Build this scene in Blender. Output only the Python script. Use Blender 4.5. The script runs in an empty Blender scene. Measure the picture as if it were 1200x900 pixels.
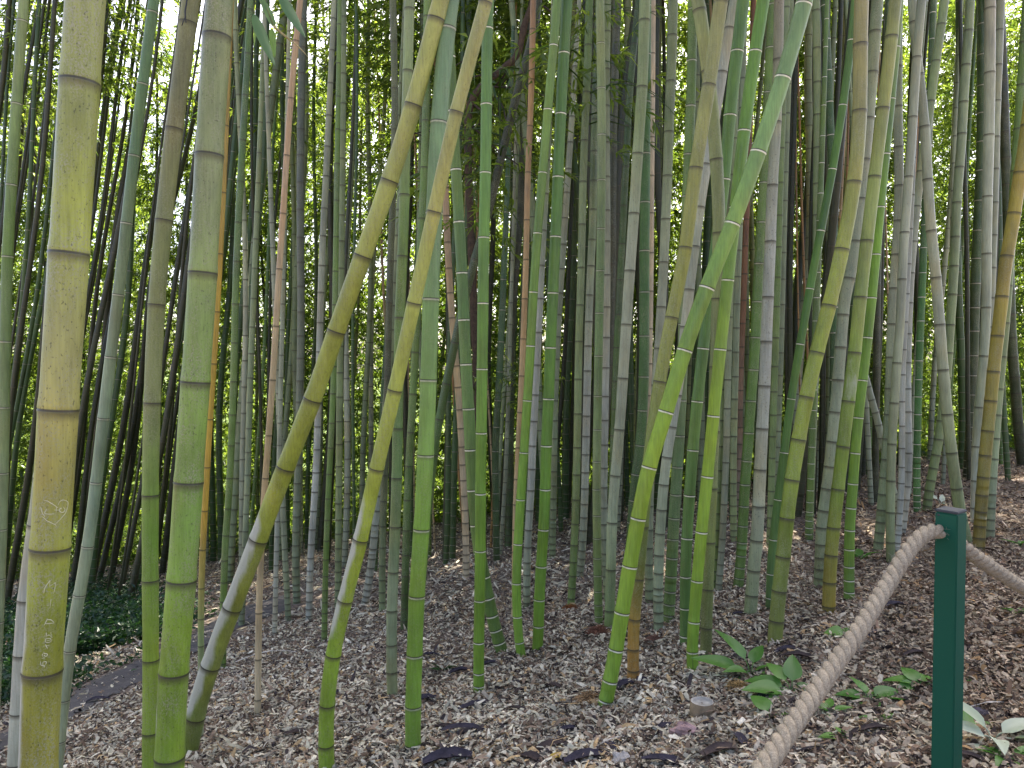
import bpy, math, random
import numpy as np
from mathutils import Vector, Matrix
from mathutils.bvhtree import BVHTree
R = math.radians
scene = bpy.context.scene
col = scene.collection
rng = np.random.default_rng(7)
random.seed(7)

# ------------------------------------------------------------------ camera
F = 906.0
PITCH = R(1.6)
cam_d = bpy.data.cameras.new('camera'); cam = bpy.data.objects.new('camera', cam_d); col.objects.link(cam)
cam_d.sensor_width = 36; cam_d.lens = 36 * F / 1200; cam_d.clip_end = 2000; cam_d.clip_start = 0.05
cam.location = (0, 0, 0); cam.rotation_euler = (R(90) - PITCH, 0, 0)
scene.camera = cam
scene.render.resolution_x = 1024; scene.render.resolution_y = 768

# ------------------------------------------------------------------ sky, sun, exposure
SUN_EL, SUN_AZ = R(52), R(14)          # sun ahead of the camera, a little to the right
w = bpy.data.worlds.new('World'); scene.world = w; w.use_nodes = True
nt = w.node_tree; bg = nt.nodes['Background']
sky = nt.nodes.new('ShaderNodeTexSky'); sky.sky_type = 'NISHITA'; sky.sun_disc = False
sky.sun_elevation = SUN_EL; sky.sun_rotation = SUN_AZ; sky.dust_density = 4.0; sky.air_density = 0.45; sky.ozone_density = 0.2
nt.links.new(sky.outputs[0], bg.inputs[0]); bg.inputs[1].default_value = 0.15
sl = bpy.data.lights.new('sun', 'SUN'); sun = bpy.data.objects.new('sun', sl); col.objects.link(sun)
sl.energy = 4.8; sl.angle = R(0.53); sl.color = (1, .94, .82)
sd = Vector((math.sin(SUN_AZ) * math.cos(SUN_EL), math.cos(SUN_AZ) * math.cos(SUN_EL), math.sin(SUN_EL)))
sun.rotation_euler = sd.to_track_quat('Z', 'Y').to_euler()
vs = scene.view_settings; vs.view_transform = 'Standard'; vs.look = 'None'; vs.gamma = 1; vs.exposure = 2.35
scene.render.engine = 'CYCLES'
scene.cycles.max_bounces = 8; scene.cycles.transmission_bounces = 6; scene.cycles.diffuse_bounces = 4

# ------------------------------------------------------------------ helpers
CP, SP = math.cos(PITCH), math.sin(PITCH)
def ray(px, py):
    a, b = (px - 600) / F, -(py - 450) / F
    d = Vector((a, CP + b * SP, b * CP - SP))
    return d / d.y
def at(px, py, t):
    return ray(px, py) * t
def proj(p):
    y = p[1] * CP - p[2] * SP; z = p[1] * SP + p[2] * CP
    return 600 + F * p[0] / y, 450 - F * z / y
def ground(x, y):
    x = np.asarray(x, float); y = np.asarray(y, float)
    xs = 12 * np.tanh(x / 12); ys = np.where(y < 16, y, 16 + 10 * np.tanh((y - 16) / 10))
    b = .018 * np.sin(2.3 * x + 1.1 * y) * np.sin(1.7 * y - .8 * x + 1) + .01 * np.sin(5.1 * x + 2) * np.sin(4.3 * y + .5)
    return -1.3 + .15 * xs - .1 * ys + b
def gz(x, y): return float(ground(x, y))
def base_t(px, py):
    d = ray(px, py); lo, hi = .8, 60
    for _ in range(50):
        m = (lo + hi) / 2
        if m * d.z > gz(m * d.x, m): lo = m
        else: hi = m
    return lo
def gp(px, py):
    t = base_t(px, py); p = ray(px, py) * t; return Vector((p.x, t, gz(p.x, t)))

def link(o, parent=None):
    col.objects.link(o)
    if parent: o.parent = parent
    return o
def tag(o, label=None, cat=None, group=None, kind=None):
    if label: o['label'] = label
    if cat: o['category'] = cat
    if group: o['group'] = group
    if kind: o['kind'] = kind
    return o
def empty(name, loc):
    o = bpy.data.objects.new(name, None); o.location = loc; o.empty_display_size = .1
    return link(o)
def mesh_np(name, V, FQ, mat, smooth=True, attrs=None, cattrs=None):
    """V (n,3); FQ (m,k) faces all of k corners"""
    me = bpy.data.meshes.new(name)
    V = np.ascontiguousarray(V, dtype=np.float32); FQ = np.ascontiguousarray(FQ, dtype=np.int32)
    me.vertices.add(len(V)); me.vertices.foreach_set('co', V.ravel())
    k = FQ.shape[1]
    me.loops.add(FQ.size); me.loops.foreach_set('vertex_index', FQ.ravel())
    me.polygons.add(len(FQ)); me.polygons.foreach_set('loop_start', np.arange(0, FQ.size, k, dtype=np.int32))
    me.polygons.foreach_set('loop_total', np.full(len(FQ), k, dtype=np.int32))
    me.polygons.foreach_set('use_smooth', np.full(len(FQ), smooth))
    for n, a in (attrs or {}).items():
        at_ = me.attributes.new(n, 'FLOAT', 'POINT'); at_.data.foreach_set('value', np.asarray(a, np.float32).ravel())
    for n, a in (cattrs or {}).items():
        at_ = me.attributes.new(n, 'FLOAT_COLOR', 'POINT')
        a = np.asarray(a, np.float32)
        if a.shape[1] == 3: a = np.hstack([a, np.ones((len(a), 1), np.float32)])
        at_.data.foreach_set('color', np.ascontiguousarray(a).ravel())
    me.update(calc_edges=True); me.validate()
    if mat: me.materials.append(mat)
    return me
def obj(name, me, parent=None, loc=None):
    o = bpy.data.objects.new(name, me)
    if loc is not None: o.location = loc
    return link(o, parent)

def tube_np(P, rad, seg=8, cap=True, vs=0):
    P = np.asarray(P, float); n = len(P); rad = np.broadcast_to(np.asarray(rad, float), (n,))
    T = np.gradient(P, axis=0); T /= np.linalg.norm(T, axis=1)[:, None] + 1e-9
    ref = np.array([0, -1., 0]) if abs(T[:, 1]).mean() < .8 else np.array([1., 0, 0])
    U = np.cross(T, ref); U /= np.linalg.norm(U, axis=1)[:, None] + 1e-9
    W = np.cross(U, T)
    a = np.arange(seg) / seg * 2 * np.pi
    V = P[:, None] + rad[:, None, None] * (np.cos(a)[None, :, None] * U[:, None] + np.sin(a)[None, :, None] * W[:, None])
    i = np.arange(n - 1)[:, None]; j = np.arange(seg)[None]; j2 = (j + 1) % seg
    Fq = np.stack([i * seg + j, i * seg + j2, (i + 1) * seg + j2, (i + 1) * seg + j], -1).reshape(-1, 4)
    V = V.reshape(-1, 3)
    if cap:
        c0 = len(V); V = np.vstack([V, P[:1], P[-1:]])
        j = np.arange(0, seg, 2); 
        A = np.stack([np.full(len(j), c0), (j + 2) % seg, (j + 1) % seg, j], -1)
        e = (n - 1) * seg
        B = np.stack([np.full(len(j), c0 + 1), e + j, e + (j + 1) % seg, e + (j + 2) % seg], -1)
        Fq = np.vstack([Fq, A, B])
    return V, Fq + vs
class Acc:
    def __init__(s): s.V = []; s.F = []; s.n = 0; s.C = []
    def add(s, V, Fq, c=None):
        s.V.append(V); s.F.append(Fq + s.n); s.n += len(V)
        if c is not None: s.C.append(np.broadcast_to(np.asarray(c, float), (len(V), 3)))
    def mesh(s, name, mat, smooth=True):
        return mesh_np(name, np.vstack(s.V), np.vstack(s.F), mat, smooth, cattrs={'col': np.vstack(s.C)} if s.C else None)
def crom(P, n):
    P = np.asarray(P, float)
    Q = np.vstack([2 * P[0] - P[1], P, 2 * P[-1] - P[-2]]); out = []
    for i in range(1, len(Q) - 2):
        u = np.linspace(0, 1, n, endpoint=False)[:, None]
        a, b, c, d = Q[i - 1], Q[i], Q[i + 1], Q[i + 2]
        out.append(.5 * (2 * b + (c - a) * u + (2 * a - 5 * b + 4 * c - d) * u ** 2 + (3 * b - a - 3 * c + d) * u ** 3))
    out.append(P[-1:]); return np.vstack(out)

# ------------------------------------------------------------------ materials
class NT:
    def __init__(s, name):
        s.m = bpy.data.materials.new(name); s.m.use_nodes = True; s.t = s.m.node_tree
        s.b = s.t.nodes['Principled BSDF']; s.out = s.t.nodes['Material Output']
    def n(s, typ, **kw):
        nd = s.t.nodes.new(typ)
        for k, v in kw.items(): setattr(nd, k, v)
        return nd
    def l(s, a, b): s.t.links.new(a, b)
    def attr(s, name): return s.n('ShaderNodeAttribute', attribute_name=name)
    def noise(s, scale, detail=3, vec=None, rough=.6, dist=0):
        nd = s.n('ShaderNodeTexNoise'); nd.inputs['Scale'].default_value = scale; nd.inputs['Detail'].default_value = detail
        nd.inputs['Roughness'].default_value = rough; nd.inputs['Distortion'].default_value = dist
        if vec: s.l(vec, nd.inputs['Vector'])
        return nd
    def ramp(s, fac, stops):
        nd = s.n('ShaderNodeValToRGB'); e = nd.color_ramp.elements
        while len(e) < len(stops): e.new(.5)
        for el, (p, c) in zip(e, stops):
            el.position = p; el.color = (c, c, c, 1) if isinstance(c, (int, float)) else (*c, 1)
        s.l(fac, nd.inputs[0]); return nd.outputs[0]
    def math(s, op, a, b=None, clamp=False):
        nd = s.n('ShaderNodeMath', operation=op, use_clamp=clamp)
        for i, v in enumerate((a, b)):
            if v is None: continue
            if isinstance(v, (int, float)): nd.inputs[i].default_value = v
            else: s.l(v, nd.inputs[i])
        return nd.outputs[0]
    def mix(s, fac, a, b, blend='MIX'):
        nd = s.n('ShaderNodeMix', data_type='RGBA', blend_type=blend)
        for i, v in ((0, fac), (6, a), (7, b)):
            if isinstance(v, (int, float)): nd.inputs[i].default_value = v
            elif isinstance(v, tuple): nd.inputs[i].default_value = (*v, 1)
            else: s.l(v, nd.inputs[i])
        return nd.outputs[2]
    def mapping(s, scale, kind='Object'):
        tc = s.n('ShaderNodeTexCoord'); mp = s.n('ShaderNodeMapping'); mp.inputs['Scale'].default_value = scale
        s.l(tc.outputs[kind], mp.inputs['Vector']); return mp.outputs[0]

def culm_material():
    k = NT('bamboo_culm')
    oi = k.n('ShaderNodeObjectInfo')
    tc = k.n('ShaderNodeTexCoord'); ad = k.n('ShaderNodeVectorMath', operation='ADD')
    sc = k.n('ShaderNodeVectorMath', operation='SCALE'); sc.inputs[0].default_value = (17, 31, 13); k.l(oi.outputs['Random'], sc.inputs['Scale'])
    k.l(tc.outputs['Object'], ad.inputs[0]); k.l(sc.outputs[0], ad.inputs[1])
    def mp(s):
        m = k.n('ShaderNodeMapping'); m.inputs['Scale'].default_value = s; k.l(ad.outputs[0], m.inputs['Vector']); return m.outputs[0]
    c = k.attr('col').outputs['Color']; nd = k.attr('nd').outputs['Fac']; ringw = k.attr('ringw').outputs['Fac']; pale_patch = k.attr('pale_patch').outputs['Fac']
    lich = k.attr('lichen').outputs['Fac']
    # tonal drift along the culm and fine lengthways streaks
    n1 = k.noise(3.0, 3, mp((2.5, 2.5, .9))).outputs[0]
    n2 = k.noise(60, 4, mp((2.2, 2.2, .12))).outputs[0]
    n3 = k.noise(180, 3, mp((1, 1, .8)), rough=.75).outputs[0]
    f1 = k.ramp(n1, [(.3, .72), (.7, 1.28)]); f2 = k.ramp(n2, [(.3, .8), (.7, 1.16)])
    base = k.mix(1.0, k.mix(1.0, c, f1, 'MULTIPLY'), f2, 'MULTIPLY')
    # warm patches
    wp = k.ramp(k.noise(4.5, 2, mp((1, 1, .5))).outputs[0], [(.52, 0), (.72, .35)])
    base = k.mix(wp, base, k.mix(1.0, base, (1.35, 1.0, .55), 'MULTIPLY'))
    # grey-white specks of lichen and old wax
    sp = k.ramp(n3, [(.46, 0), (.62, 1)])
    pl = k.ramp(k.noise(9, 3, mp((1, 1, .6))).outputs[0], [(.38, .15), (.62, 1)])
    base = k.mix(k.math('MULTIPLY', k.math('MULTIPLY', sp, pl), lich, True), base, (.30, .31, .25))
    dk = k.ramp(k.noise(130, 2, mp((1, 1, .6))).outputs[0], [(.62, 0), (.7, 1)])
    base = k.mix(k.math('MULTIPLY', dk, k.math('MULTIPLY', lich, .55)), base, (.03, .03, .02))
    # whitish patches with ragged edge, most of them down one side
    bn = k.math('ADD', pale_patch, k.math('MULTIPLY', k.math('SUBTRACT', k.noise(22, 5, mp((1, 1, .35))).outputs[0], .5), .9))
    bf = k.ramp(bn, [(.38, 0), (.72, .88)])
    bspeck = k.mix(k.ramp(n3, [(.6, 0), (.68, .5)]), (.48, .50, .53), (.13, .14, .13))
    base = k.mix(k.math('MULTIPLY', bf, k.math('GREATER_THAN', pale_patch, .02)), base, bspeck)
    # rings: nd = metres above the node divided by the radius
    jn = k.math('ADD', nd, k.math('MULTIPLY', k.math('SUBTRACT', k.noise(45, 3, mp((1, 1, 1))).outputs[0], .5), .16))
    smud = k.ramp(k.math('ADD', k.math('MULTIPLY', jn, .25), .5), [(.34, 0), (.46, .7), (.49, .75), (.52, .0)])
    base = k.mix(k.math('MULTIPLY', smud, k.math('SUBTRACT', 1.0, k.math('MULTIPLY', ringw, .75))), base, (.075, .072, .05))
    wb = k.ramp(k.math('ADD', k.math('MULTIPLY', jn, .5), .5), [(.36, 0), (.40, 1), (.475, 1), (.49, 0)])
    wb = k.math('MULTIPLY', wb, k.ramp(k.noise(30, 3, mp((1, 1, 1))).outputs[0], [(.3, .45), (.55, 1)]))
    base = k.mix(k.math('MULTIPLY', wb, ringw), base, (.74, .76, .72))
    db = k.ramp(k.math('ADD', k.math('MULTIPLY', nd, .5), .5), [(.462, 0), (.482, 1), (.525, 1), (.55, 0)])
    base = k.mix(k.math('MULTIPLY', db, .85), base, (.035, .03, .022))
    base = k.mix(1.0, base, (1.13, 1.05, .80), 'MULTIPLY')
    k.l(base, k.b.inputs['Base Color'])
    k.b.inputs['Roughness'].default_value = .42; k.b.inputs['Specular IOR Level'].default_value = .45
    rr = k.ramp(n1, [(.3, .34), (.7, .58)]); k.l(k.math('ADD', rr, k.math('MULTIPLY', bf, .25), True), k.b.inputs['Roughness'])
    bp = k.n('ShaderNodeBump'); bp.inputs['Strength'].default_value = .25; bp.inputs['Distance'].default_value = .002
    k.l(k.math('ADD', n2, k.math('MULTIPLY', n3, .5)), bp.inputs['Height']); k.l(bp.outputs[0], k.b.inputs['Normal'])
    return k.m
def leaf_material(name, c0, c1, tr0, tr1, trans=.5, gloss=.4, spec=.035):
    k = NT(name)
    rnd = k.attr('rnd').outputs['Fac']; oi = k.n('ShaderNodeObjectInfo')
    f = k.math('FRACT', k.math('ADD', rnd, k.math('MULTIPLY', oi.outputs['Random'], .25)))
    k.t.nodes.remove(k.b)
    di = k.n('ShaderNodeBsdfDiffuse'); tl = k.n('ShaderNodeBsdfTranslucent'); gl = k.n('ShaderNodeBsdfGlossy'); gl.inputs['Roughness'].default_value = gloss
    gl.inputs['Color'].default_value = (.9, .9, .9, 1)
    k.l(k.mix(f, c0, c1), di.inputs['Color']); k.l(k.mix(f, tr0, tr1), tl.inputs['Color'])
    m1 = k.n('ShaderNodeMixShader'); m1.inputs[0].default_value = trans; k.l(di.outputs[0], m1.inputs[1]); k.l(tl.outputs[0], m1.inputs[2])
    m2 = k.n("ShaderNodeMixShader"); m2.inputs[0].default_value = spec; k.l(m1.outputs[0], m2.inputs[1]); k.l(gl.outputs[0], m2.inputs[2])
    k.l(m2.outputs[0], k.out.inputs['Surface']); return k.m
def col_material(name, rough=.85, tint_noise=(25, .75, 1.2), bump=.3, translucent=False):
    k = NT(name); c = k.attr('col').outputs['Color']
    n = k.noise(tint_noise[0], 4, k.mapping((1, 1, 1))).outputs[0]
    k.l(k.mix(1.0, c, k.ramp(n, [(.3, tint_noise[1]), (.7, tint_noise[2])]), 'MULTIPLY'), k.b.inputs['Base Color'])
    k.b.inputs['Roughness'].default_value = rough; k.b.inputs['Specular IOR Level'].default_value = .25
    bp = k.n('ShaderNodeBump'); bp.inputs['Strength'].default_value = bump; bp.inputs['Distance'].default_value = .003
    k.l(k.noise(tint_noise[0] * 6, 3, k.mapping((1, 1, 1))).outputs[0], bp.inputs['Height']); k.l(bp.outputs[0], k.b.inputs['Normal'])
    return k.m
def ground_material():
    k = NT('leaf_mould'); v = k.mapping((1, 1, 1))
    n = k.noise(30, 5, v, .7).outputs[0]
    c = k.ramp(n, [(.3, (.035, .026, .022)), (.5, (.10, .075, .06)), (.7, (.23, .19, .15))])
    vo = k.n('ShaderNodeTexVoronoi'); vo.inputs['Scale'].default_value = 55; k.l(v, vo.inputs['Vector'])
    hs = k.n('ShaderNodeSeparateColor'); k.l(vo.outputs['Color'], hs.inputs[0])
    c = k.mix(.55, c, k.ramp(hs.outputs[0], [(0, (.04, .03, .025)), (.4, (.14, .10, .075)), (.75, (.28, .23, .18)), (1, (.36, .31, .25))]))
    sp = k.n('ShaderNodeSeparateXYZ'); k.l(v, sp.inputs[0])
    e = k.math('ADD', k.math('MULTIPLY', sp.outputs[1], .06), k.math('MULTIPLY', k.noise(.35, 3, v).outputs[0], .6))
    g = k.ramp(e, [(0.98, 0), (1.0, 0)])
    g = k.math('MULTIPLY', k.math('SUBTRACT', e, 1.12), 4.0, True)
    grass = k.ramp(k.noise(8, 5, v).outputs[0], [(.3, (.05, .09, .015)), (.7, (.13, .18, .04))])
    k.l(k.mix(g, c, grass), k.b.inputs['Base Color']); k.b.inputs['Roughness'].default_value = .95; k.b.inputs['Specular IOR Level'].default_value = .15
    bp = k.n('ShaderNodeBump'); bp.inputs['Strength'].default_value = .8; bp.inputs['Distance'].default_value = .012
    k.l(n, bp.inputs['Height']); k.l(bp.outputs[0], k.b.inputs['Normal']); return k.m
def path_material():
    k = NT('trodden_path'); v = k.mapping((1, 1, 1))
    n = k.noise(14, 6, v, .7).outputs[0]
    c = k.ramp(n, [(.3, (.05, .045, .042)), (.55, (.085, .075, .07)), (.75, (.15, .13, .115))])
    k.l(c, k.b.inputs['Base Color']); k.b.inputs['Roughness'].default_value = .95
    bp = k.n('ShaderNodeBump'); bp.inputs['Strength'].default_value = .6; bp.inputs['Distance'].default_value = .008
    k.l(k.noise(70, 4, v, .7).outputs[0], bp.inputs['Height']); k.l(bp.outputs[0], k.b.inputs['Normal']); return k.m
def paint_material():
    k = NT('green_painted_metal'); v = k.mapping((1, 1, .3))
    n = k.noise(6, 5, v).outputs[0]
    c = k.mix(k.ramp(n, [(.4, 0), (.8, .5)]), (.002, .078, .042), (.004, .092, .053))
    dirt = k.ramp(k.noise(160, 3, k.mapping((1, 1, 1)), .8).outputs[0], [(.68, 0), (.76, .5)])
    k.l(k.mix(dirt, c, (.12, .16, .12)), k.b.inputs['Base Color'])
    k.l(k.ramp(n, [(.3, .5), (.7, .65)]), k.b.inputs['Roughness'])
    k.b.inputs['Specular IOR Level'].default_value = .3
    bp = k.n('ShaderNodeBump'); bp.inputs['Strength'].default_value = .08; bp.inputs['Distance'].default_value = .001
    k.l(k.noise(400, 2, k.mapping((1, 1, 1))).outputs[0], bp.inputs['Height']); k.l(bp.outputs[0], k.b.inputs['Normal']); return k.m
def rope_material():
    k = NT('hemp_rope'); n = k.noise(300, 4, k.mapping((1, 1, 1)), .7).outputs[0]
    c = k.attr('col').outputs['Color']
    k.l(k.mix(1.0, c, k.ramp(n, [(.3, .55), (.7, 1.3)]), 'MULTIPLY'), k.b.inputs['Base Color'])
    k.b.inputs['Roughness'].default_value = .95; k.b.inputs['Specular IOR Level'].default_value = .1
    bp = k.n('ShaderNodeBump'); bp.inputs['Strength'].default_value = .9; bp.inputs['Distance'].default_value = .003
    k.l(n, bp.inputs['Height']); k.l(bp.outputs[0], k.b.inputs['Normal']); return k.m
def plain(name, c, rough=.6):
    k = NT(name); n = k.noise(40, 3, k.mapping((1, 1, 1))).outputs[0]
    k.l(k.mix(1.0, c, k.ramp(n, [(.3, .8), (.7, 1.15)]), 'MULTIPLY'), k.b.inputs['Base Color']); k.b.inputs['Roughness'].default_value = rough
    return k.m
M_CULM = culm_material()
M_LEAF = leaf_material('bamboo_leaf', (.030, .070, .010), (.10, .16, .020), (.08, .18, .012), (.37, .47, .05), .55)
M_BROAD = leaf_material('broad_leaf', (.07, .18, .03), (.14, .28, .05), (.08, .28, .03), (.15, .38, .06), .35)
M_COVER = leaf_material('ground_cover_leaf', (.012, .04, .012), (.03, .075, .02), (.02, .08, .01), (.05, .12, .02), .3)
M_PALE = leaf_material('pale_leaf', (.42, .48, .30), (.66, .70, .52), (.3, .4, .18), (.5, .6, .3), .35)
M_BIGLEAF = leaf_material('large_bamboo_leaf', (.08, .17, .07), (.13, .23, .10), (.16, .34, .06), (.3, .46, .1), .5)
M_LITTER = col_material('dry_litter', .9, (60, .7, 1.25), .3)
M_BARK = col_material('bark', .8, (25, .6, 1.3), .6)
M_GROUND = ground_material(); M_PATH = path_material(); M_PAINT = paint_material(); M_ROPE = rope_material()
M_SCRATCH = plain('carved_scratch', (.62, .58, .36), .9)
M_BLACK = plain('black_cap', (.035, .04, .045), .6)

# ------------------------------------------------------------------ ground
def grid(xs, ys):
    X, Y = np.meshgrid(xs, ys); V = np.stack([X, Y, ground(X, Y)], -1).reshape(-1, 3)
    nx, ny = len(xs), len(ys); i = np.arange(ny - 1)[:, None]; j = np.arange(nx - 1)[None]
    Fq = np.stack([i * nx + j, i * nx + j + 1, (i + 1) * nx + j + 1, (i + 1) * nx + j], -1).reshape(-1, 4)
    return V, Fq
xs = np.concatenate([[-600, -250, -100, -50, -30, -20], np.arange(-14, 14.01, .12), [20, 30, 50, 100, 250, 600]])
ys = np.concatenate([[-400, -100, -30, -10, -4], np.arange(-2, 16, .12), [17, 19, 22, 26, 32, 42, 60, 100, 250, 600]])
V, Fq = grid(xs, ys)
tag(obj('ground', mesh_np('ground', V, Fq, M_GROUND)), kind='structure')
# trodden path down on the left
near_e = [(-120, 930), (0, 884), (76, 843), (108, 827), (156, 803), (230, 765), (290, 733), (338, 715)]
far_e = [(-120, 905), (0, 862), (83, 815), (105, 802), (148, 781), (228, 742), (285, 712), (335, 697)]
a = crom([gp(*p) for p in near_e], 8); b = crom([gp(*p) for p in far_e], 8)
n = len(a); rows = []
PATHLINE = (a + b) / 2; PATHW = np.linalg.norm(a - b, axis=1) / 2
for u in np.linspace(0, 1, 9):
    p = a + (b - a) * u
    if u in (0, 1): p[:, :2] += rng.normal(0, .03, (n, 2))
    rows.append(np.stack([p[:, 0], p[:, 1], ground(p[:, 0], p[:, 1]) + .006], -1))
V = np.vstack(rows); i = np.arange(8)[:, None]; j = np.arange(n - 1)[None]
Fq = np.stack([i * n + j, i * n + j + 1, (i + 1) * n + j + 1, (i + 1) * n + j], -1).reshape(-1, 4)
tag(obj('path', mesh_np('path', V, Fq, M_PATH)), kind='structure')

def in_path(x, y):
    d = np.full(len(x), 9.); 
    for p, wd in zip(PATHLINE, PATHW): d = np.minimum(d, np.hypot(x - p[0], y - p[1]) - wd * .8)
    return d < 0

# ------------------------------------------------------------------ leaf litter
def vnoise(x, y, s, seed=0):
    r = np.random.default_rng(seed); o = 0
    for k in range(5):
        a = r.uniform(0, 6.28); f = s * r.uniform(.6, 1.6); o = o + np.sin((x * math.cos(a) + y * math.sin(a)) * f + r.uniform(0, 6.28))
    return o / 5
def litter(name, N, t0, t1, s0, s1):
    t = np.exp(rng.uniform(math.log(t0), math.log(t1), N)); x = t * rng.uniform(-.85, .85, N); y = t
    keep = ~(in_path(x, y) & (rng.random(N) < .93)); x, y, t = x[keep], y[keep], t[keep]; N = len(x)
    L = rng.uniform(s0, s1, N) * (1 + .0 * t); L *= rng.choice([.5, .8, 1, 1.5, 2.3], N, p=[.3, .25, .25, .14, .06]); Wd = L * rng.choice([.12, .25, .42, .6], N)
    Wd = np.clip(Wd, .002, .019)
    az = rng.uniform(0, 2 * np.pi, N); el = rng.normal(0, .28, N); rl = rng.normal(0, .5, N)
    ca, sa, ce, se = np.cos(az), np.sin(az), np.cos(el), np.sin(el)
    D = np.stack([ca * ce, sa * ce, se], -1); S = np.stack([-sa, ca, np.zeros(N)], -1)
    Nn = np.cross(D, S); S = S * np.cos(rl)[:, None] + Nn * np.sin(rl)[:, None]; Nn = np.cross(D, S)
    c = np.stack([x, y, ground(x, y) + rng.uniform(.001, .016, N) + np.abs(se) * L * .4], -1)
    bend = (rng.normal(0, .14, N) * L)[:, None] * Nn
    l = L[:, None] / 2; wv = Wd[:, None] / 2
    tp = rng.uniform(.15, .9, (N, 1)); tq = rng.uniform(.15, .9, (N, 1))
    P = np.stack([c - D * l - S * wv * tp, c - D * l + S * wv * tp, c - S * wv + bend, c + S * wv + bend, c + D * l - S * wv * tq, c + D * l + S * wv * tq], 1).reshape(-1, 3)
    b0 = np.arange(N)[:, None] * 6
    Fq = np.concatenate([b0 + np.array([0, 2, 3, 1]), b0 + np.array([2, 4, 5, 3])])
    pal = np.array([(.54, .48, .38), (.44, .40, .31), (.36, .31, .25), (.23, .165, .12), (.11, .075, .055), (.045, .035, .036), (.38, .26, .14), (.62, .56, .46)])
    pr = np.array([.13, .19, .18, .17, .13, .09, .06, .05])
    ci = rng.choice(8, N, p=pr); C = pal[ci] * rng.uniform(.75, 1.15, (N, 1))
    f = (vnoise(x, y, 2.2, 3) * .5 + vnoise(x, y, 6, 4) * .5)
    f2 = vnoise(x, y, 16, 5); C = C * np.clip(1.03 + .3 * f + .45 * f2, .35, 1.5)[:, None]
    # browner, darker mulch to the right, where it is older
    br = np.clip((x - .25 * y) / 1.3, 0, 1)[:, None] * .8
    C = C * (1 - br) + C * np.array([.66, .54, .46]) * br
    C = C * np.array([1.14, 1.13, 1.03]); C = np.repeat(C, 6, 0)
    o = obj(name, mesh_np(name, P, Fq, M_LITTER, False, cattrs={'col': C}))
    return o
tag(litter('leaf_litter', 340000, 1.6, 6.5, .014, .034), kind='stuff')
tag(litter('leaf_litter', 70000, 6.3, 17, .03, .07), kind='stuff')

# ------------------------------------------------------------------ foliage
def blades(P, D, L, Wd, rnd, fold=.12):
    N = len(P); up = np.tile([0, 0, 1.], (N, 1)) + rng.normal(0, .6, (N, 3))
    S = np.cross(D, up); S /= np.linalg.norm(S, axis=1)[:, None] + 1e-9; Nn = np.cross(S, D)
    m = P + D * (L * .38)[:, None] + Nn * (L * fold)[:, None]
    e = P + D * L[:, None]
    V = np.stack([P, m - S * Wd[:, None] / 2, e, m + S * Wd[:, None] / 2], 1).reshape(-1, 3)
    Fq = np.arange(N)[:, None] * 4 + np.arange(4)[None]
    return V, Fq, np.repeat(rnd, 4)
def crown_mesh(name, H, Rr, nb, lpb, Ls, Ws, low=.6, high=.35, twigs=True):
    Vs, Fs, Rs = [], [], []; n = 0
    if H < 1:
        V, Fq = tube_np([(0, 0, 0), (0, 0, H / 2), (0, 0, H)], .006, 5, cap=False)
        V = np.vstack([V]); Vs.append(V); Fs.append(Fq); n = len(V); Rs.append(np.full(n, .1))
    for b in range(nb):
        u = (b + rng.random()) / nb; z = u * H; rad = Rr * (low + (1 - low) * math.sin(math.pi * min(1, u * 1.1))) * rng.uniform(.45, 1.15) * (1 - high * u)
        az = rng.uniform(0, 6.28); q = np.linspace(0, 1, 7)
        dr = rad * q; dz = rad * (.55 * q - rng.uniform(.5, 1.1) * q ** 2)
        a2 = az + rng.normal(0, .25) * q
        P = np.stack([np.cos(a2) * dr, np.sin(a2) * dr, z + dz], -1)
        if twigs:
            V, Fq = tube_np(P, np.linspace(.006, .002, 7), 3, cap=False); Vs.append(V); Fs.append(Fq + n); n += len(V); Rs.append(np.full(len(V), .1))
        k = lpb; s = rng.uniform(.2, 1.05, k); idx = np.clip(s * 6, 0, 5.999); i0 = idx.astype(int); fr = (idx - i0)[:, None]
        c = P[i0] * (1 - fr) + P[np.minimum(i0 + 1, 6)] * fr
        g = k // 5 + 1; off = np.repeat(rng.normal(0, .13, (g, 3)) * [1, 1, .9], 5, 0)[:k]; cc = np.repeat(c[::5], 5, 0)[:k] + off
        D = np.stack([np.cos(az) + rng.normal(0, .8, k), np.sin(az) + rng.normal(0, .8, k), rng.normal(-.75, .45, k)], -1)
        D /= np.linalg.norm(D, axis=1)[:, None]
        V, Fq, rr = blades(cc, D, rng.uniform(.6, 1.2, k) * Ls, rng.uniform(.7, 1.2, k) * Ws, np.repeat(rng.random(g), 5)[:k] * .6 + rng.random(k) * .4)
        Vs.append(V); Fs.append(Fq + n); n += len(V); Rs.append(rr)
    return mesh_np(name, np.vstack(Vs), np.vstack(Fs), M_LEAF, False, attrs={'rnd': np.concatenate(Rs)})
CROWNS = [crown_mesh('leafy_crown', 4.4, 1.35, 80, 70, .14, .023) for _ in range(4)]
BACKS = [crown_mesh('leafy_crown', 8.8, 1.6, 135, 78, .18, .031, low=.75, high=.25) for _ in range(4)]
SPRAYS = [crown_mesh('leafy_branch', .5, .75, 10, 34, .13, .018, low=.8) for _ in range(3)]

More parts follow.
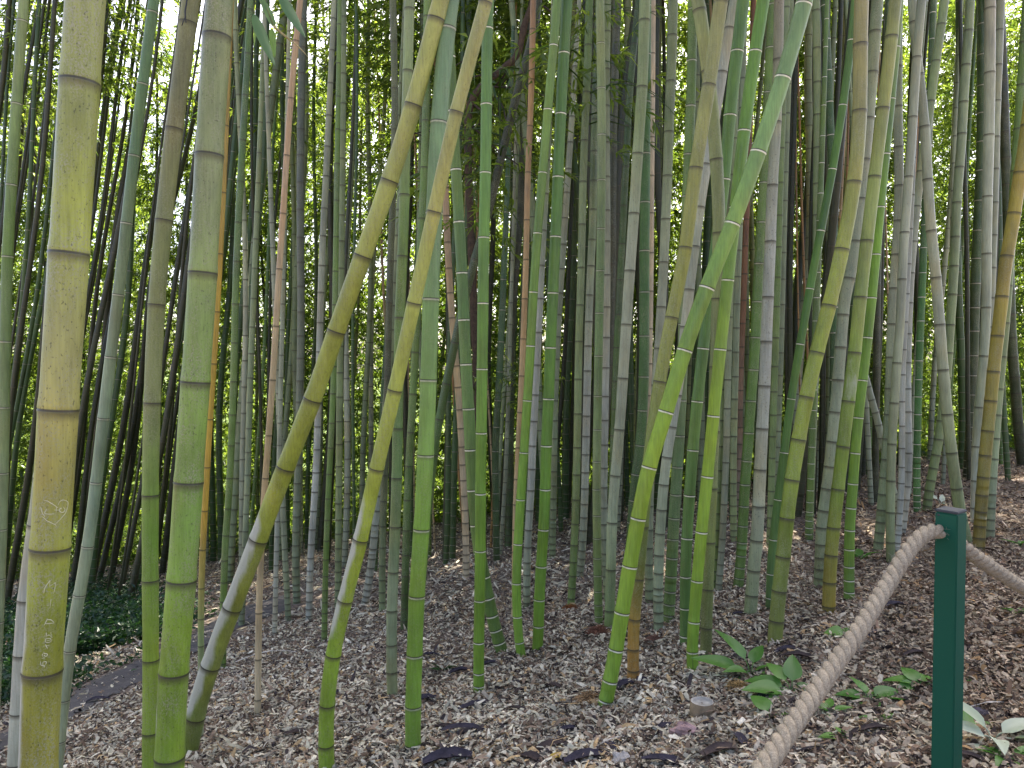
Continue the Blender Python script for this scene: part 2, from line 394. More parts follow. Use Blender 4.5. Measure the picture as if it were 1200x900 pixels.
# ------------------------------------------------------------------ bamboo culms
def culm_mesh(P, rad_fn, ringw, cols, sides=14, kn=1.0, nodes=None, pale_patch=None, lichen=.5, name='bamboo_culm', rnd=None):
    """P: dense axis points from the base up (relative); cols: list of (fraction, rgb)"""
    rnd = rnd or random
    d = np.linalg.norm(np.diff(P, axis=0), axis=1); S = np.concatenate([[0], np.cumsum(d)]); Lt = S[-1]
    if nodes is None:
        nodes = []; s = .05 + rnd.random() * .06
        while s < Lt: nodes.append(s); s += (.055 + .33 * (1 - math.exp(-s / 1.3))) * kn * rnd.uniform(.92, 1.08)
    else:
        nodes = sorted(nodes)
        s = nodes[0]; g = nodes[1] - nodes[0]
        while s - g > .02: g = max(.04, g * .88); s -= g; nodes.insert(0, s)
        g = nodes[-1] - nodes[-2]; s = nodes[-1] + g
        while s < Lt: nodes.append(s); s += g * rnd.uniform(.97, 1.03)
    nodes = np.array(nodes); st = []; nd = []; sc = []
    rr = float(rad_fn(0.3))
    prof = [(-1.3, 1.0), (-.5, 1.005), (-.14, 1.02), (-.03, 1.055), (.03, 1.0), (.10, 1.035), (.28, 1.025), (.8, .985), (1.6, .975)] if sides > 9 else [(-1.0, 1.), (-.06, 1.05), (.05, 1.0), (.2, 1.03), (1.0, .98)]
    for i, s in enumerate(nodes):
        nxt = nodes[i + 1] if i + 1 < len(nodes) else Lt
        prv = nodes[i - 1] if i else 0
        for o, k in prof:
            if s + o * rr > 0 and (s + o * rr) < (s + nxt) / 2 and s + o * rr > (prv + s) / 2: st.append(s + o * rr); nd.append(o); sc.append(k)
        st.append((s + nxt) / 2); nd.append(min(9, (nxt - s) / 2 / rr)); sc.append(.985)
        st.append((s + nxt) / 2 + .0005); nd.append(-min(9, (nxt - s) / 2 / rr)); sc.append(.985)
    st = [0] + st + [Lt]; nd = [-3] + nd + [3]; sc = [1] + sc + [1]
    st = np.array(st); o = np.argsort(st, kind='stable'); st = st[o]; nd = np.array(nd)[o]; sc = np.array(sc)[o]
    st = np.clip(st, 0, Lt)
    keep = np.concatenate([[True], np.diff(st) > 1e-5]); st, nd, sc = st[keep], nd[keep], sc[keep]
    A = np.stack([np.interp(st, S, P[:, k]) for k in range(3)], -1)
    rad = np.array([rad_fn(s) for s in st]) * sc
    T = np.stack([np.interp(st, S, np.gradient(P[:, k], S)) for k in range(3)], -1); T /= np.linalg.norm(T, axis=1)[:, None]
    U = np.cross(T, [0, -1., 0]); U /= np.linalg.norm(U, axis=1)[:, None]; Wv = np.cross(U, T)
    a = np.arange(sides) / sides * 2 * np.pi
    V = (A[:, None] + rad[:, None, None] * (np.cos(a)[None, :, None] * U[:, None] + np.sin(a)[None, :, None] * Wv[:, None])).reshape(-1, 3)
    n = len(st); i = np.arange(n - 1)[:, None]; j = np.arange(sides)[None]; j2 = (j + 1) % sides
    Fq = np.stack([i * sides + j, i * sides + j2, (i + 1) * sides + j2, (i + 1) * sides + j], -1).reshape(-1, 4)
    fr = [c[0] for c in cols]; C = np.stack([np.interp(st / Lt, fr, [c[1][k] for c in cols]) for k in range(3)], -1)
    jit = 1 + rng.normal(0, .05, len(nodes) + 1); C = C * jit[np.searchsorted(nodes, st)][:, None]
    C = np.repeat(C, sides, 0)
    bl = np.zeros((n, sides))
    if pale_patch:
        for (s0, s1, ang, wid, amt) in pale_patch:
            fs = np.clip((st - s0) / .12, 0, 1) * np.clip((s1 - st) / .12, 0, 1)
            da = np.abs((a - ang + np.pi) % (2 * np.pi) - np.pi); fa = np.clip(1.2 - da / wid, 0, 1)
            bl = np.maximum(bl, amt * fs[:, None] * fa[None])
    return mesh_np(name, V, Fq, M_CULM, True, attrs={'nd': np.repeat(nd, sides), 'ringw': np.full(len(V), ringw), 'pale_patch': bl.ravel(), 'lichen': np.full(len(V), lichen)}, cattrs={'col': C}), S, nodes

LIME = (.20, .33, .030); LIM2 = (.15, .29, .035); GRN = (.11, .195, .045); DGRN = (.045, .09, .026); BLU = (.19, .245, .165); PBLU = (.28, .34, .26)
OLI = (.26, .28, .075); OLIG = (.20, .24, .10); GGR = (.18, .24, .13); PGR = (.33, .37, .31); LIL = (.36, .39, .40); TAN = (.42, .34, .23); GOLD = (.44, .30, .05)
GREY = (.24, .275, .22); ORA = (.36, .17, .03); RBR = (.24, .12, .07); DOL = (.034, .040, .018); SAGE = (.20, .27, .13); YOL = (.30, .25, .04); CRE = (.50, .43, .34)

GR = 'culms of the bamboo grove'
def culm(label, pts, w, cols, ring='d', t=None, t1=None, H=None, kn=1.0, nodes=None, pale_patch=None, lichen=.5, sides=None, name='bamboo_culm', crown=False, spray=None, group=GR, cat='bamboo culm'):
    """pts: image points top first; w: width in photo pixels (bottom, top); t None: the last point is where it meets the ground"""
    wb, wt = w if isinstance(w, tuple) else (w, w)
    pts = pts[::-1]
    if t is None: t = base_t(*pts[0]); vis = True
    else: vis = False
    t1 = t if t1 is None else t1
    y0, y1 = pts[0][1], pts[-1][1]
    P = []
    for x, y in pts:
        u = (y0 - y) / (y0 - y1); P.append(at(x, y, t + (t1 - t) * u))
    P = [np.array(p) for p in P]
    d0 = (P[1] - P[0]); d0 /= np.linalg.norm(d0)
    if not vis:
        # follow the lowest direction down to the soil
        p = P[0].copy(); k = 0
        while p[2] > gz(p[0], p[1]) and k < 400: p = p - d0 * .02; k += 1
        if k > 3: P.insert(0, p)
    base = P[0].copy(); P.insert(0, base - d0 * .06)
    P = [P[0]] + P[1:]
    d1 = P[-1] - P[-2]; d1 /= np.linalg.norm(d1)
    top = P[-1]; Ht = H if H else 3.2
    for k in range(1, 5):
        d1 = d1 * .96 + np.array([0, 0, 1]) * .04; d1 /= np.linalg.norm(d1); top = top + d1 * Ht / 4; P.append(top)
    D = crom(P, 6)
    for _ in range(14): D[1:-1] = .25 * D[:-2] + .5 * D[1:-1] + .25 * D[2:]
    org = Vector(base); D = D - np.array(base)
    seg = np.linalg.norm(np.diff(D, axis=0), axis=1); S = np.concatenate([[0], np.cumsum(seg)])
    tilt = abs((P[-2] - P[1])[2]) / np.linalg.norm(P[-2] - P[1])
    ip = len(S) - 1 - 4 * 6; sv = S[ip]
    rb, rt = wb / 2 / F * t * tilt, wt / 2 / F * t1 * tilt
    def rad(s): return max(.003, (rb + (rt - rb) * min(s, sv) / sv) * (1 - .45 * max(0, s - sv) / (S[-1] - sv)))
    nl = None
    if nodes:
        py = np.array([proj(p + np.array(base))[1] for p in D]); nl = [float(np.interp(-y, -py, S)) for y in nodes]
    m = len(cols); cl = [(sv / S[-1] * i / max(1, m - 1), c) for i, c in enumerate(cols)] if m > 1 else [(0, cols[0])]
    bm_ = None
    if pale_patch:
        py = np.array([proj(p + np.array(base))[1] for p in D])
        bm_ = [(float(np.interp(-b[0], -py, S)), float(np.interp(-b[1], -py, S)), b[2], b[3], b[4]) for b in pale_patch]
    sides = sides or (32 if wb > 25 else 20 if wb > 14 else 12)
    me, S2, nds = culm_mesh(D, rad, {'w': 1., 'd': 0., 'm': .45}[ring], cl, sides, kn, nl, bm_, lichen)
    if crown or spray:
        root = empty('bamboo_plant', org); c = obj('culm', me, root)
        if crown:
            zc = max(.5 * t - base[2] + .5, 2.5); s = np.interp(zc, D[:, 2], S); p = [np.interp(s, S, D[:, k]) for k in range(3)]
            cr = obj('leafy_crown', random.choice(CROWNS), root, p); cr.rotation_euler.z = random.uniform(0, 6.28); q = random.uniform(.85, 1.25); cr.scale = (q, q, q)
        if spray:
            for (sx, sy, q, rz) in spray:
                py = np.array([proj(p + np.array(base))[1] for p in D]); s = float(np.interp(-sy, -py, S)); p = [np.interp(s, S, D[:, k]) for k in range(3)]
                cr = obj('leafy_branch', random.choice(SPRAYS), root, p); cr.rotation_euler.z = rz; cr.scale = (q, q, q)
    else:
        root = obj(name, me, None, org); c = root
    tag(root, label, cat, group)
    return root, c, me, org

exec_list = []
# ---- foreground left
culm('slim grey-green culm at the left edge, left of the thick carved culm', [(29, -15), (21, 95), (14, 210), (8, 300), (5, 480), (1, 640), (-4, 760)], (13, 11), [PBLU, GGR, GRN, SAGE], 'm', t=4.3, nodes=[24, 121, 216, 300, 400, 477, 554, 620], lichen=.3)
big, bigc, bigm, bigo = culm('thickest culm of all, mottled olive and gold, carved with a heart and letters', [(101, -10), (93, 100), (81, 300), (68, 480), (60, 630), (49, 787), (45, 900)], (42, 43),
     [(.24, .28, .045), (.29, .28, .04), (.27, .28, .035), (.23, .29, .035), (.31, .29, .08), (.33, .34, .14), (.29, .34, .06), (.25, .29, .08), (.26, .30, .11)], 'd', t=2.4, nodes=[97, 297, 480, 642, 786], lichen=1.1,
     pale_patch=[(930, 672, 2.75, .9, 1.0)])  # whitish strip in the colour down the lower left side
culm('pale grey culm whose foot shows along the left side of the thick carved culm', [(62, 440), (45, 600), (31, 690), (25, 780), (18, 905)], (19, 18), [PGR, LIL, PBLU], 'd', t=2.75, H=6, nodes=[560, 615, 703, 767, 835], lichen=.3)
culm('bluish-green culm curving down to a pale foot just right of the thick carved culm', [(182, -10), (167, 100), (157, 183), (144, 300), (130, 417), (121, 490), (109, 600), (94, 695), (80, 765), (66, 905)], (14, 12), [PBLU, PBLU, (.2, .3, .25), BLU, (.10, .19, .10), (.10, .19, .09)], 'm', t=3.5, nodes=[98, 182, 261, 345, 418, 490, 565, 640, 697, 762, 820, 868], lichen=.25)
s4, s4c, s4m, s4o = culm('olive culm with a dark split near the frame top, left of the thick sage culm', [(225, -10), (204, 150), (192, 257), (183, 357), (178, 472), (176, 580), (176, 680), (177, 773), (176, 858), (176, 905)], (18, 20), [LIME, (.19, .28, .03), LIM2, OLIG, OLIG, (.19, .2, .10), (.17, .18, .09)], 'd', t=3.35, nodes=[27, 151, 258, 357, 472, 580, 680, 773, 858], lichen=.55)
s5, s5c, s5m, s5o = culm('thick sage-green culm turning lime at the foot, second thickest, right of the carved culm', [(258, -10), (254, 43), (245, 182), (238, 320), (229, 448), (221, 565), (213, 680), (203, 788), (199, 887), (198, 905)], (34, 31),
     [LIM2, LIME, LIME, (.19, .34, .07), (.20, .32, .07), (.21, .31, .10), (.22, .27, .14), (.20, .25, .13), (.19, .24, .13)], 'd', t=3.0, nodes=[43, 182, 320, 448, 565, 680, 788, 887], lichen=.95, pale_patch=[(885, 800, 2.85, .55, .9)])
culm('thin golden yellow culm touching the right side of the thick sage culm', [(262, 200), (256, 330), (250, 430), (245, 500), (240, 600), (238, 633), (235, 717), (236, 790), (235, 863)], (7, 8), [PGR, SAGE, GOLD, GOLD, GOLD, (.30, .22, .06)], 'd', t=3.9, kn=.9, lichen=.1)
culm('stout yellow-green culm leaning steeply right with white streaks along its lower left side', [(521, -18), (511, 22), (485, 123), (457, 212), (425, 300), (395, 385), (367, 468), (334, 548), (303, 632), (272, 712), (246, 780), (228, 840), (219, 893)], (24, 21),
     [(.13, .2, .05), (.20, .24, .05), (.29, .34, .045), (.32, .36, .07), (.33, .37, .12), (.31, .35, .12)], 'd', t=3.7, t1=3.3, nodes=[22, 123, 212, 300, 388, 468, 548, 632, 712, 780, 840], lichen=.55, pale_patch=[(850, 590, 2.5, 1.5, 1.0)])
culm('yellow-green culm leaning right, with curved foot, right of the stout streaked leaning one', [(571, -15), (569, 3), (534, 131), (509, 248), (485, 355), (463, 457), (441, 549), (423, 632), (404, 703), (390, 767), (383, 825), (382, 872), (383, 905)], (19, 16),
     [LIME, LIME, (.28, .34, .045), (.31, .36, .08), (.32, .35, .13), (.32, .34, .13)], 'd', t=3.25, t1=2.85, nodes=[3, 131, 248, 355, 457, 549, 632, 703, 767, 825, 872], lichen=.5, pale_patch=[(765, 570, 2.5, 1.2, .85)])
culm('broad bluish-green culm with white rings behind the second leaning culm', [(530, -10), (524, 33), (514, 143), (509, 240), (505, 350), (502, 445), (499, 533), (494, 620), (488, 698), (486, 767), (484, 827), (484, 872), (484, 905)], (19, 20),
     [LIM2, LIM2, LIM2, (.16, .29, .08), (.16, .28, .12), (.14, .24, .14), (.12, .21, .13)], 'm', t=3.35, nodes=[33, 143, 249, 350, 445, 533, 620, 698, 767, 827, 872], lichen=.3)
culm('bright green culm with neat white rings, straight, right of the two leaning culms', [(573, -10), (571, 33), (570, 122), (569, 202), (567, 278), (566, 355), (565, 432), (564, 507), (563, 578), (563, 645), (562, 703), (561, 752), (561, 788), (561, 810)], (13, 13),
     [LIM2, (.14, .28, .03), (.13, .27, .04), (.11, .23, .06), (.10, .2, .06)], 'w', nodes=[33, 122, 202, 278, 355, 432, 507, 578, 645, 703, 752, 788, 803], lichen=.1)
culm('green culm bowing behind the straight bright one with its foot kicked right', [(524, -10), (527, 60), (532, 160), (537, 245), (541, 310), (546, 433), (550, 490), (553, 560), (559, 630), (568, 680), (577, 725), (588, 763)], (15, 12), [(.09, .19, .05), GRN, (.11, .22, .07), GRN, GRN], 'w', kn=.95, lichen=.2)
culm('slender lime culm with white rings and curled foot, right of the tan dead culm', [(654, -10), (649, 53), (642, 128), (636, 202), (630, 273), (625, 342), (622, 405), (618, 469), (614, 530), (610, 585), (607, 637), (605, 683), (606, 720), (608, 750), (611, 768)], (11, 10), [LIM2, LIM2, (.15, .27, .05), (.13, .23, .07)], 'w', nodes=[53, 128, 202, 273, 342, 405, 469, 530, 585, 637, 683, 722, 752], lichen=.15)
culm('deep green culm with bright white rings, close right of the slender lime one', [(665, -10), (661, 62), (657, 133), (654, 207), (651, 277), (648, 343), (645, 407), (643, 467), (640, 522), (639, 573), (637, 620), (634, 663), (632, 702), (631, 733), (630, 762)], (13, 13), [LIM2, (.12, .26, .035), (.11, .24, .04), (.09, .19, .05), (.08, .17, .05)], 'w', nodes=[62, 133, 207, 277, 343, 407, 467, 522, 573, 620, 663, 702, 733], lichen=.1)
culm('thin blue-grey culm between the slender lime and deep green white-ringed culms', [(640, 200), (633, 333), (628, 450), (624, 517), (622, 583), (618, 633), (617, 712)], 9, [BLU, LIL, LIL, GGR], 'd', kn=.75)
culm('thin tan dead culm rising left of the slender lime culm', [(625, -10), (624, 50), (622, 133), (618, 207), (617, 293), (615, 345), (612, 433), (607, 533), (604, 600), (603, 690)], 7, [TAN, (.40, .28, .15), (.33, .20, .11)], 'd', t=5.6, kn=.9, lichen=.1)
culm('pale tan dead culm with a bleached foot, left of the bowing green culm', [(520, 160), (523, 260), (529, 367), (535, 433), (540, 500), (543, 560), (546, 620), (546, 678)], 8, [CRE, TAN, (.36, .24, .16)], 'd', kn=.7, lichen=.15)
culm('thin straight tan dead culm standing on the litter between the thick sage and leaning culms', [(353, -10), (340, 117), (332, 250), (328, 300), (320, 443), (313, 533), (307, 620), (303, 720), (302, 838)], (8, 7), [CRE, TAN, TAN, (.44, .33, .24), (.40, .29, .2)], 'd', nodes=[115, 182, 250, 315, 382, 445, 510, 560, 640, 718, 772], lichen=.15)
culm('green culm with a pale foot between the two yellow-green leaning culms', [(480, -10), (478, 83), (475, 160), (474, 230), (472, 293), (468, 372), (466, 502), (465, 560), (463, 617), (461, 670), (459, 715), (459, 755), (459, 787), (460, 815)], (13, 12), [BLU, BLU, (.12, .22, .08), GRN, GRN, SAGE, GGR], 'd', nodes=[83, 155, 228, 300, 372, 440, 502, 560, 617, 670, 715, 755, 787], lichen=.4)
culm('dark green culm left of the broad bluish-green one near the frame top', [(501, -10), (499, 133), (497, 200), (495, 250), (490, 340), (485, 450), (478, 560), (476, 640)], 9, [DGRN, GRN, GRN], 'd', t=5.6)
# ---- centre
culm('sage culm with grey rings left of the mottled blue-grey culm, centre of the grove', [(691, -10), (688, 100), (683, 200), (682, 293), (678, 400), (677, 490), (675, 583), (673, 640), (669, 711)], 9, [GRN, SAGE, GGR, GRN], 'd', kn=.9, spray=[(675, 150, 1.2, 1.2), (680, 60, .9, 3)])
culm('mottled blue-grey culm with black rings beside a sage culm, centre of the grove', [(700, 60), (696, 173), (695, 267), (691, 333), (689, 417), (687, 500), (685, 593), (682, 650), (679, 676)], 9, [BLU, LIL, GGR, DGRN], 'd', kn=.7, lichen=1)
culm('green culm rising centre between the mottled blue-grey and lilac-grey culms', [(703, -10), (704, 60), (705, 133), (705, 233), (703, 330), (701, 440), (700, 500), (699, 567), (700, 667), (702, 731)], 10, [GRN, SAGE, (.11, .2, .07), SAGE, SAGE], 'm', kn=.85)
culm('lilac-grey culm with black rings just right of the central green culm', [(712, -10), (710, 100), (711, 250), (711, 350), (710, 417), (709, 467), (708, 533), (707, 600), (709, 650), (712, 703)], 9, [GGR, LIL, GREY, SAGE], 'd', kn=.7)
culm('pale grey-green culm leaning slightly right with black rings, centre of the grove', [(756, -10), (753, 100), (749, 150), (743, 250), (738, 317), (734, 380), (730, 443), (726, 503), (721, 557), (717, 610), (716, 667), (714, 736)], (12, 13), [GRN, PBLU, PGR, PGR, SAGE, GGR], 'd', nodes=[24, 102, 180, 250, 317, 380, 443, 503, 557, 612, 667, 715], lichen=.6)
culm('thin cream dead culm between the pale leaning culm and a straight grey-green one', [(765, -10), (764, 150), (763, 233), (763, 300), (761, 420), (760, 560)], 7, [TAN, CRE, CRE], 'd', t=7, H=2)
culm('straight grey-green culm with black rings right of the cream dead culm', [(789, -10), (787, 73), (784, 143), (782, 213), (779, 283), (775, 360), (771, 420), (764, 520), (760, 600), (761, 707)], (10, 12), [GGR, GREY, PGR, GGR, GGR], 'd', kn=.9, lichen=.6)
culm('deep green culm with thin white rings behind the straight grey-green culm', [(757, 60), (756, 200), (755, 333), (755, 433), (752, 500), (748, 540), (743, 575), (738, 660)], 12, [DGRN, (.06, .15, .04), (.06, .15, .04)], 'm', t=5.9)
culm('bright lime culm leaning far right with bold white rings, crossing the others at centre right', [(946, -15), (942, 5), (918, 91), (889, 178), (859, 262), (828, 337), (802, 410), (781, 482), (760, 547), (748, 607), (738, 663), (729, 717), (722, 760), (715, 797), (709, 826)], (18, 19),
     [LIM2, LIME, LIME, (.17, .31, .06), (.17, .30, .11), (.18, .29, .15)], 'w', nodes=[5, 91, 178, 262, 337, 410, 482, 547, 607, 663, 717, 760, 797, 820], lichen=.1)
culm('olive culm leaning right with an orange foot, behind the bright lime leaning culm', [(847, -15), (831, 100), (815, 197), (804, 287), (798, 320), (787, 372), (773, 447), (764, 510), (755, 590), (748, 678), (743, 725), (742, 760), (742, 797)], (14, 17), [ORA, (.12, .17, .04), (.17, .21, .05), (.25, .27, .05), (.24, .26, .08), (.22, .24, .11)], 'd', nodes=[100, 197, 290, 372, 447, 540, 617, 678, 725, 760, 785], lichen=.5)
culm('olive culm bending behind the lime one, its dull green foot right of the centre', [(816, -10), (821, 20), (830, 83), (840, 187), (843, 273), (841, 360), (838, 450), (834, 560), (830, 660), (827, 768)], (14, 16), [(.14, .17, .06), (.15, .2, .06), (.16, .2, .08), OLIG, OLIG, (.2, .24, .11)], 'd', nodes=[12, 83, 187, 273, 350, 430, 505, 572, 635, 690, 735], lichen=.5)
s23, s23c, s23m, s23o = culm('vivid lime culm with white rings and a crack at its foot', [(897, -15), (885, 60), (872, 153), (862, 243), (853, 328), (844, 409), (836, 487), (829, 558), (822, 623), (817, 680), (813, 728), (811, 763), (812, 785)], (14, 15), [LIM2, LIME, LIME, LIM2, (.12, .26, .04), (.12, .25, .05)], 'w', nodes=[60, 153, 243, 328, 409, 487, 558, 623, 680, 728, 763], lichen=.1)
culm('green culm with faint white rings running left of the vivid lime culm', [(873, -15), (864, 60), (855, 135), (849, 210), (840, 280), (832, 345), (824, 408), (817, 470), (812, 527), (808, 580), (805, 630), (803, 675), (803, 754)], (13, 15), [(.08, .17, .05), (.11, .22, .06), (.10, .22, .05), (.10, .21, .05), (.10, .2, .06)], 'w', nodes=[60, 135, 210, 408, 470, 527, 580, 630, 675, 712], lichen=.15)
culm('pale lilac-grey culm with black rings slanting behind the bright lime leaning culm', [(863, -10), (850, 60), (838, 140), (825, 207), (814, 290), (806, 355), (798, 433), (787, 500), (778, 560), (773, 630), (771, 697), (772, 738)], 12, [BLU, PBLU, LIL, PGR, LIL, GREY], 'd', kn=.75, lichen=.4)
culm('sea-green culm just right of the pale lilac-grey culm foot', [(812, -10), (810, 117), (806, 200), (803, 300), (800, 430), (795, 533), (790, 600), (787, 667), (783, 728)], (14, 11), [GRN, (.11, .2, .09), SAGE, GRN, GRN], 'm', kn=.8)
culm('pale speckled grey culm with black rings, thickest grey one right of the vivid lime culm', [(913, -10), (912, 70), (910, 143), (905, 217), (903, 283), (900, 348), (898, 400), (896, 452), (893, 502), (891, 550), (889, 593), (887, 633), (883, 668), (881, 697), (879, 720)], (15, 11), [SAGE, PGR, LIL, LIL, GREY, (.24, .22, .18)], 'd', nodes=[70, 143, 217, 283, 348, 400, 452, 502, 550, 593, 633, 668, 697], lichen=1)
culm('medium green culm with thin pale rings left of the thickest speckled grey culm', [(903, 60), (898, 170), (893, 260), (888, 333), (886, 383), (883, 432), (879, 477), (877, 520), (873, 560), (871, 610), (868, 657), (865, 688)], 12, [GRN, (.10, .22, .04), GRN, GRN], 'm', kn=.85)
culm('vivid dark green culm leaning right with white rings, right of the speckled grey culm', [(1003, -10), (998, 47), (988, 123), (976, 198), (962, 270), (949, 338), (938, 403), (927, 467), (919, 530), (912, 585), (906, 632), (903, 672), (902, 713)], (10, 9), [(.10, .18, .07), (.085, .19, .04), (.075, .18, .035), (.075, .17, .03), (.09, .18, .05)], 'w', nodes=[47, 123, 198, 270, 338, 403, 467, 530, 585, 632, 672, 700], lichen=.05)
culm('stout olive-lime culm bowing right, in front of the vivid dark green leaning culm', [(1010, -10), (1008, 52), (1008, 130), (1002, 213), (987, 292), (972, 358), (957, 413), (945, 465), (936, 515), (928, 562), (922, 607), (918, 652), (913, 692), (910, 727), (908, 752)], (17, 16), [(.14, .17, .05), (.18, .25, .04), (.22, .31, .035), (.24, .31, .04), (.24, .28, .06), (.24, .24, .10), (.24, .22, .10)], 'd', nodes=[52, 130, 213, 292, 358, 413, 465, 515, 562, 607, 652, 692, 727], lichen=.5)
culm('olive-lime culm with pale wax midway and an orange foot', [(1051, -15), (1045, 43), (1035, 127), (1025, 207), (1016, 282), (1008, 348), (1002, 413), (994, 470), (988, 523), (982, 573), (977, 615), (974, 650), (972, 680), (971, 718)], (15, 14), [(.30, .22, .04), (.17, .26, .03), (.2, .3, .05), (.22, .30, .10), (.25, .29, .09), (.23, .26, .10)], 'd', nodes=[43, 127, 207, 282, 348, 413, 470, 523, 573, 618, 650, 682], lichen=.4, pale_patch=[(500, 400, 1.5, 3.2, .42)])
culm('grey-green mottled culm tucked behind the left side of the waxed olive-lime culm', [(1029, -10), (1022, 88), (1016, 160), (1009, 230), (1002, 290), (997, 320), (989, 353), (985, 410), (980, 467), (975, 517), (970, 567), (963, 612), (962, 640), (960, 688)], 13, [GGR, PBLU, (.24, .3, .24), GREY, GGR], 'd', kn=.8, lichen=.9)
culm('lime-green culm with white rings beside the waxed olive-lime culm', [(1055, -10), (1050, 60), (1040, 157), (1031, 250), (1026, 304), (1019, 377), (1011, 445), (1004, 506), (1000, 562), (996, 610), (995, 650), (995, 702)], (12, 9), [GRN, LIM2, LIM2, LIM2, GRN, SAGE], 'w', kn=.9, lichen=.1)
# ---- right
culm('mottled grey-green culm left of the pale pair, near the right of the grove', [(1052, 20), (1052, 120), (1053, 177), (1054, 237), (1050, 300), (1045, 372), (1044, 425), (1041, 500), (1037, 550), (1033, 600), (1029, 645)], (11, 10), [GGR, (.17, .24, .15), PGR, GREY, GGR], 'd', kn=.85, lichen=.9)
culm('pale olive-grey culm with black rings, foremost of the tight cluster', [(1081, -10), (1074, 67), (1070, 137), (1065, 207), (1060, 272), (1057, 327), (1055, 383), (1051, 425), (1048, 472), (1045, 520), (1044, 563), (1043, 620), (1044, 658)], 10, [GGR, (.27, .31, .2), PGR, PGR, GREY], 'd', nodes=[67, 137, 207, 272, 327, 425, 472, 520, 563, 600, 635], lichen=.4)
culm('lilac-grey thin culm in the tight cluster left of the green post', [(1078, 0), (1072, 120), (1068, 230), (1062, 350), (1057, 437), (1057, 493), (1057, 537), (1056, 580), (1051, 647)], 7, [LIL, LIL, GREY], 'd', kn=.75)
culm('grey culm on the right side of the tight cluster left of the green post', [(1108, -10), (1104, 23), (1095, 85), (1088, 140), (1077, 213), (1070, 283), (1065, 350), (1063, 443), (1064, 500), (1065, 550), (1060, 600), (1057, 627)], (8, 10), [LIL, LIL, LIL, GREY, SAGE, SAGE], 'd', kn=.85)
culm('pale grey culm leaning left at the top, its foot behind the green post', [(1068, -10), (1072, 40), (1077, 87), (1084, 148), (1087, 210), (1091, 270), (1097, 325), (1101, 380), (1105, 433), (1110, 485), (1115, 530), (1121, 572), (1127, 612), (1133, 636)], (13, 10), [SAGE, (.28, .33, .2), PGR, PGR, GREY, GREY], 'd', nodes=[87, 148, 210, 270, 325, 380, 433, 485, 530, 572], lichen=.5)
culm('slim grey-green culm right of the pale culm that leans left behind the green post', [(1137, -10), (1135, 40), (1130, 98), (1127, 167), (1122, 220), (1119, 290), (1117, 333), (1113, 385), (1110, 440), (1104, 487), (1097, 533), (1090, 567), (1086, 598)], (10, 10), [SAGE, SAGE, GGR, BLU, GGR], 'd', kn=.9)
culm('straight pale grey culm with black rings left of the yellow-olive culm at right', [(1160, -10), (1160, 85), (1159, 158), (1157, 230), (1156, 297), (1156, 360), (1153, 417), (1147, 477), (1144, 523), (1143, 563), (1142, 612)], (9, 12), [LIL, PBLU, PGR, PGR, (.28, .27, .22)], 'd', nodes=[10, 85, 158, 230, 297, 360, 417, 477, 523, 563, 595], lichen=.3)
culm('thin grey culm hugging the right side of the straight pale grey culm at right', [(1173, -10), (1170, 72), (1167, 140), (1166, 203), (1163, 300), (1159, 400), (1155, 470), (1152, 560), (1150, 606)], 9, [LIL, GREY, GREY], 'd', kn=.85)
culm('yellow-olive culm leaning right at the right edge of the photo', [(1226, -40), (1212, 80), (1203, 160), (1196, 200), (1184, 280), (1178, 310), (1174, 352), (1166, 417), (1161, 470), (1156, 518), (1152, 563), (1148, 617), (1147, 645)], (13, 15), [(.22, .17, .04), (.2, .19, .04), YOL, YOL, (.28, .25, .05), (.26, .24, .06)], 'd', kn=.9, lichen=.4)
culm('sage green culm behind the right side of the yellow-olive culm', [(1190, 200), (1182, 320), (1177, 390), (1170, 460), (1166, 517), (1162, 570), (1160, 630)], 10, [PBLU, SAGE, GRN], 'd', kn=.9)
culm('dark olive culm near the right edge, curving down to the sunlit clearing', [(1176, 120), (1180, 240), (1183, 333), (1185, 400), (1190, 450), (1193, 500), (1198, 545)], 11, [DOL, (.05, .08, .03), DOL], 'd')
culm('dark green culm at the right, between two pale grey culms by the clearing', [(1151, -10), (1151, 100), (1150, 200), (1144, 300), (1141, 400), (1138, 500), (1134, 560)], 11, [DOL, DGRN, DGRN], 'm')
culm('vivid green small culm with white rings just left of the post top', [(1086, 200), (1082, 300), (1078, 400), (1076, 467), (1075, 517), (1074, 560), (1075, 600)], 8, [(.05, .15, .04), (.05, .17, .04), DGRN], 'w', kn=.7)
culm('dark olive culm behind the cluster left of the post', [(1035, 150), (1030, 270), (1028, 333), (1027, 467), (1026, 530), (1025, 590)], 8, [DOL, DOL, DGRN], 'd')
culm('short broken grey culm leaning left against the cluster near the right', [(1014, 440), (1021, 468), (1028, 490), (1033, 515), (1040, 545)], 8, [GREY, GREY], 'd', t=6.8, H=.05, kn=.5)
culm('thin grey culm left of the short broken leaning one', [(1008, 330), (1012, 400), (1015, 467), (1018, 533), (1021, 592)], 6, [GREY, GREY, GGR], 'd', kn=.7)
culm('slim sage culm behind the stout bowed olive-lime culm', [(956, -10), (958, 100), (958, 167), (957, 233), (957, 367), (954, 467), (951, 540), (948, 633)], 9, [GRN, PBLU, SAGE, GGR], 'd', kn=.85)
culm('dark green slim culm with white rings crossing behind the vivid leaning culm', [(966, -10), (971, 100), (973, 150), (976, 200), (977, 250), (978, 400), (975, 520), (970, 600)], 9, [DGRN, (.04, .12, .04), DGRN], 'w', kn=.9)
culm('thin green culm right of the thickest speckled grey culm', [(922, -10), (918, 100), (914, 220), (911, 333), (908, 430), (905, 530), (902, 640)], 8, [SAGE, GRN, GGR], 'd', kn=.85)
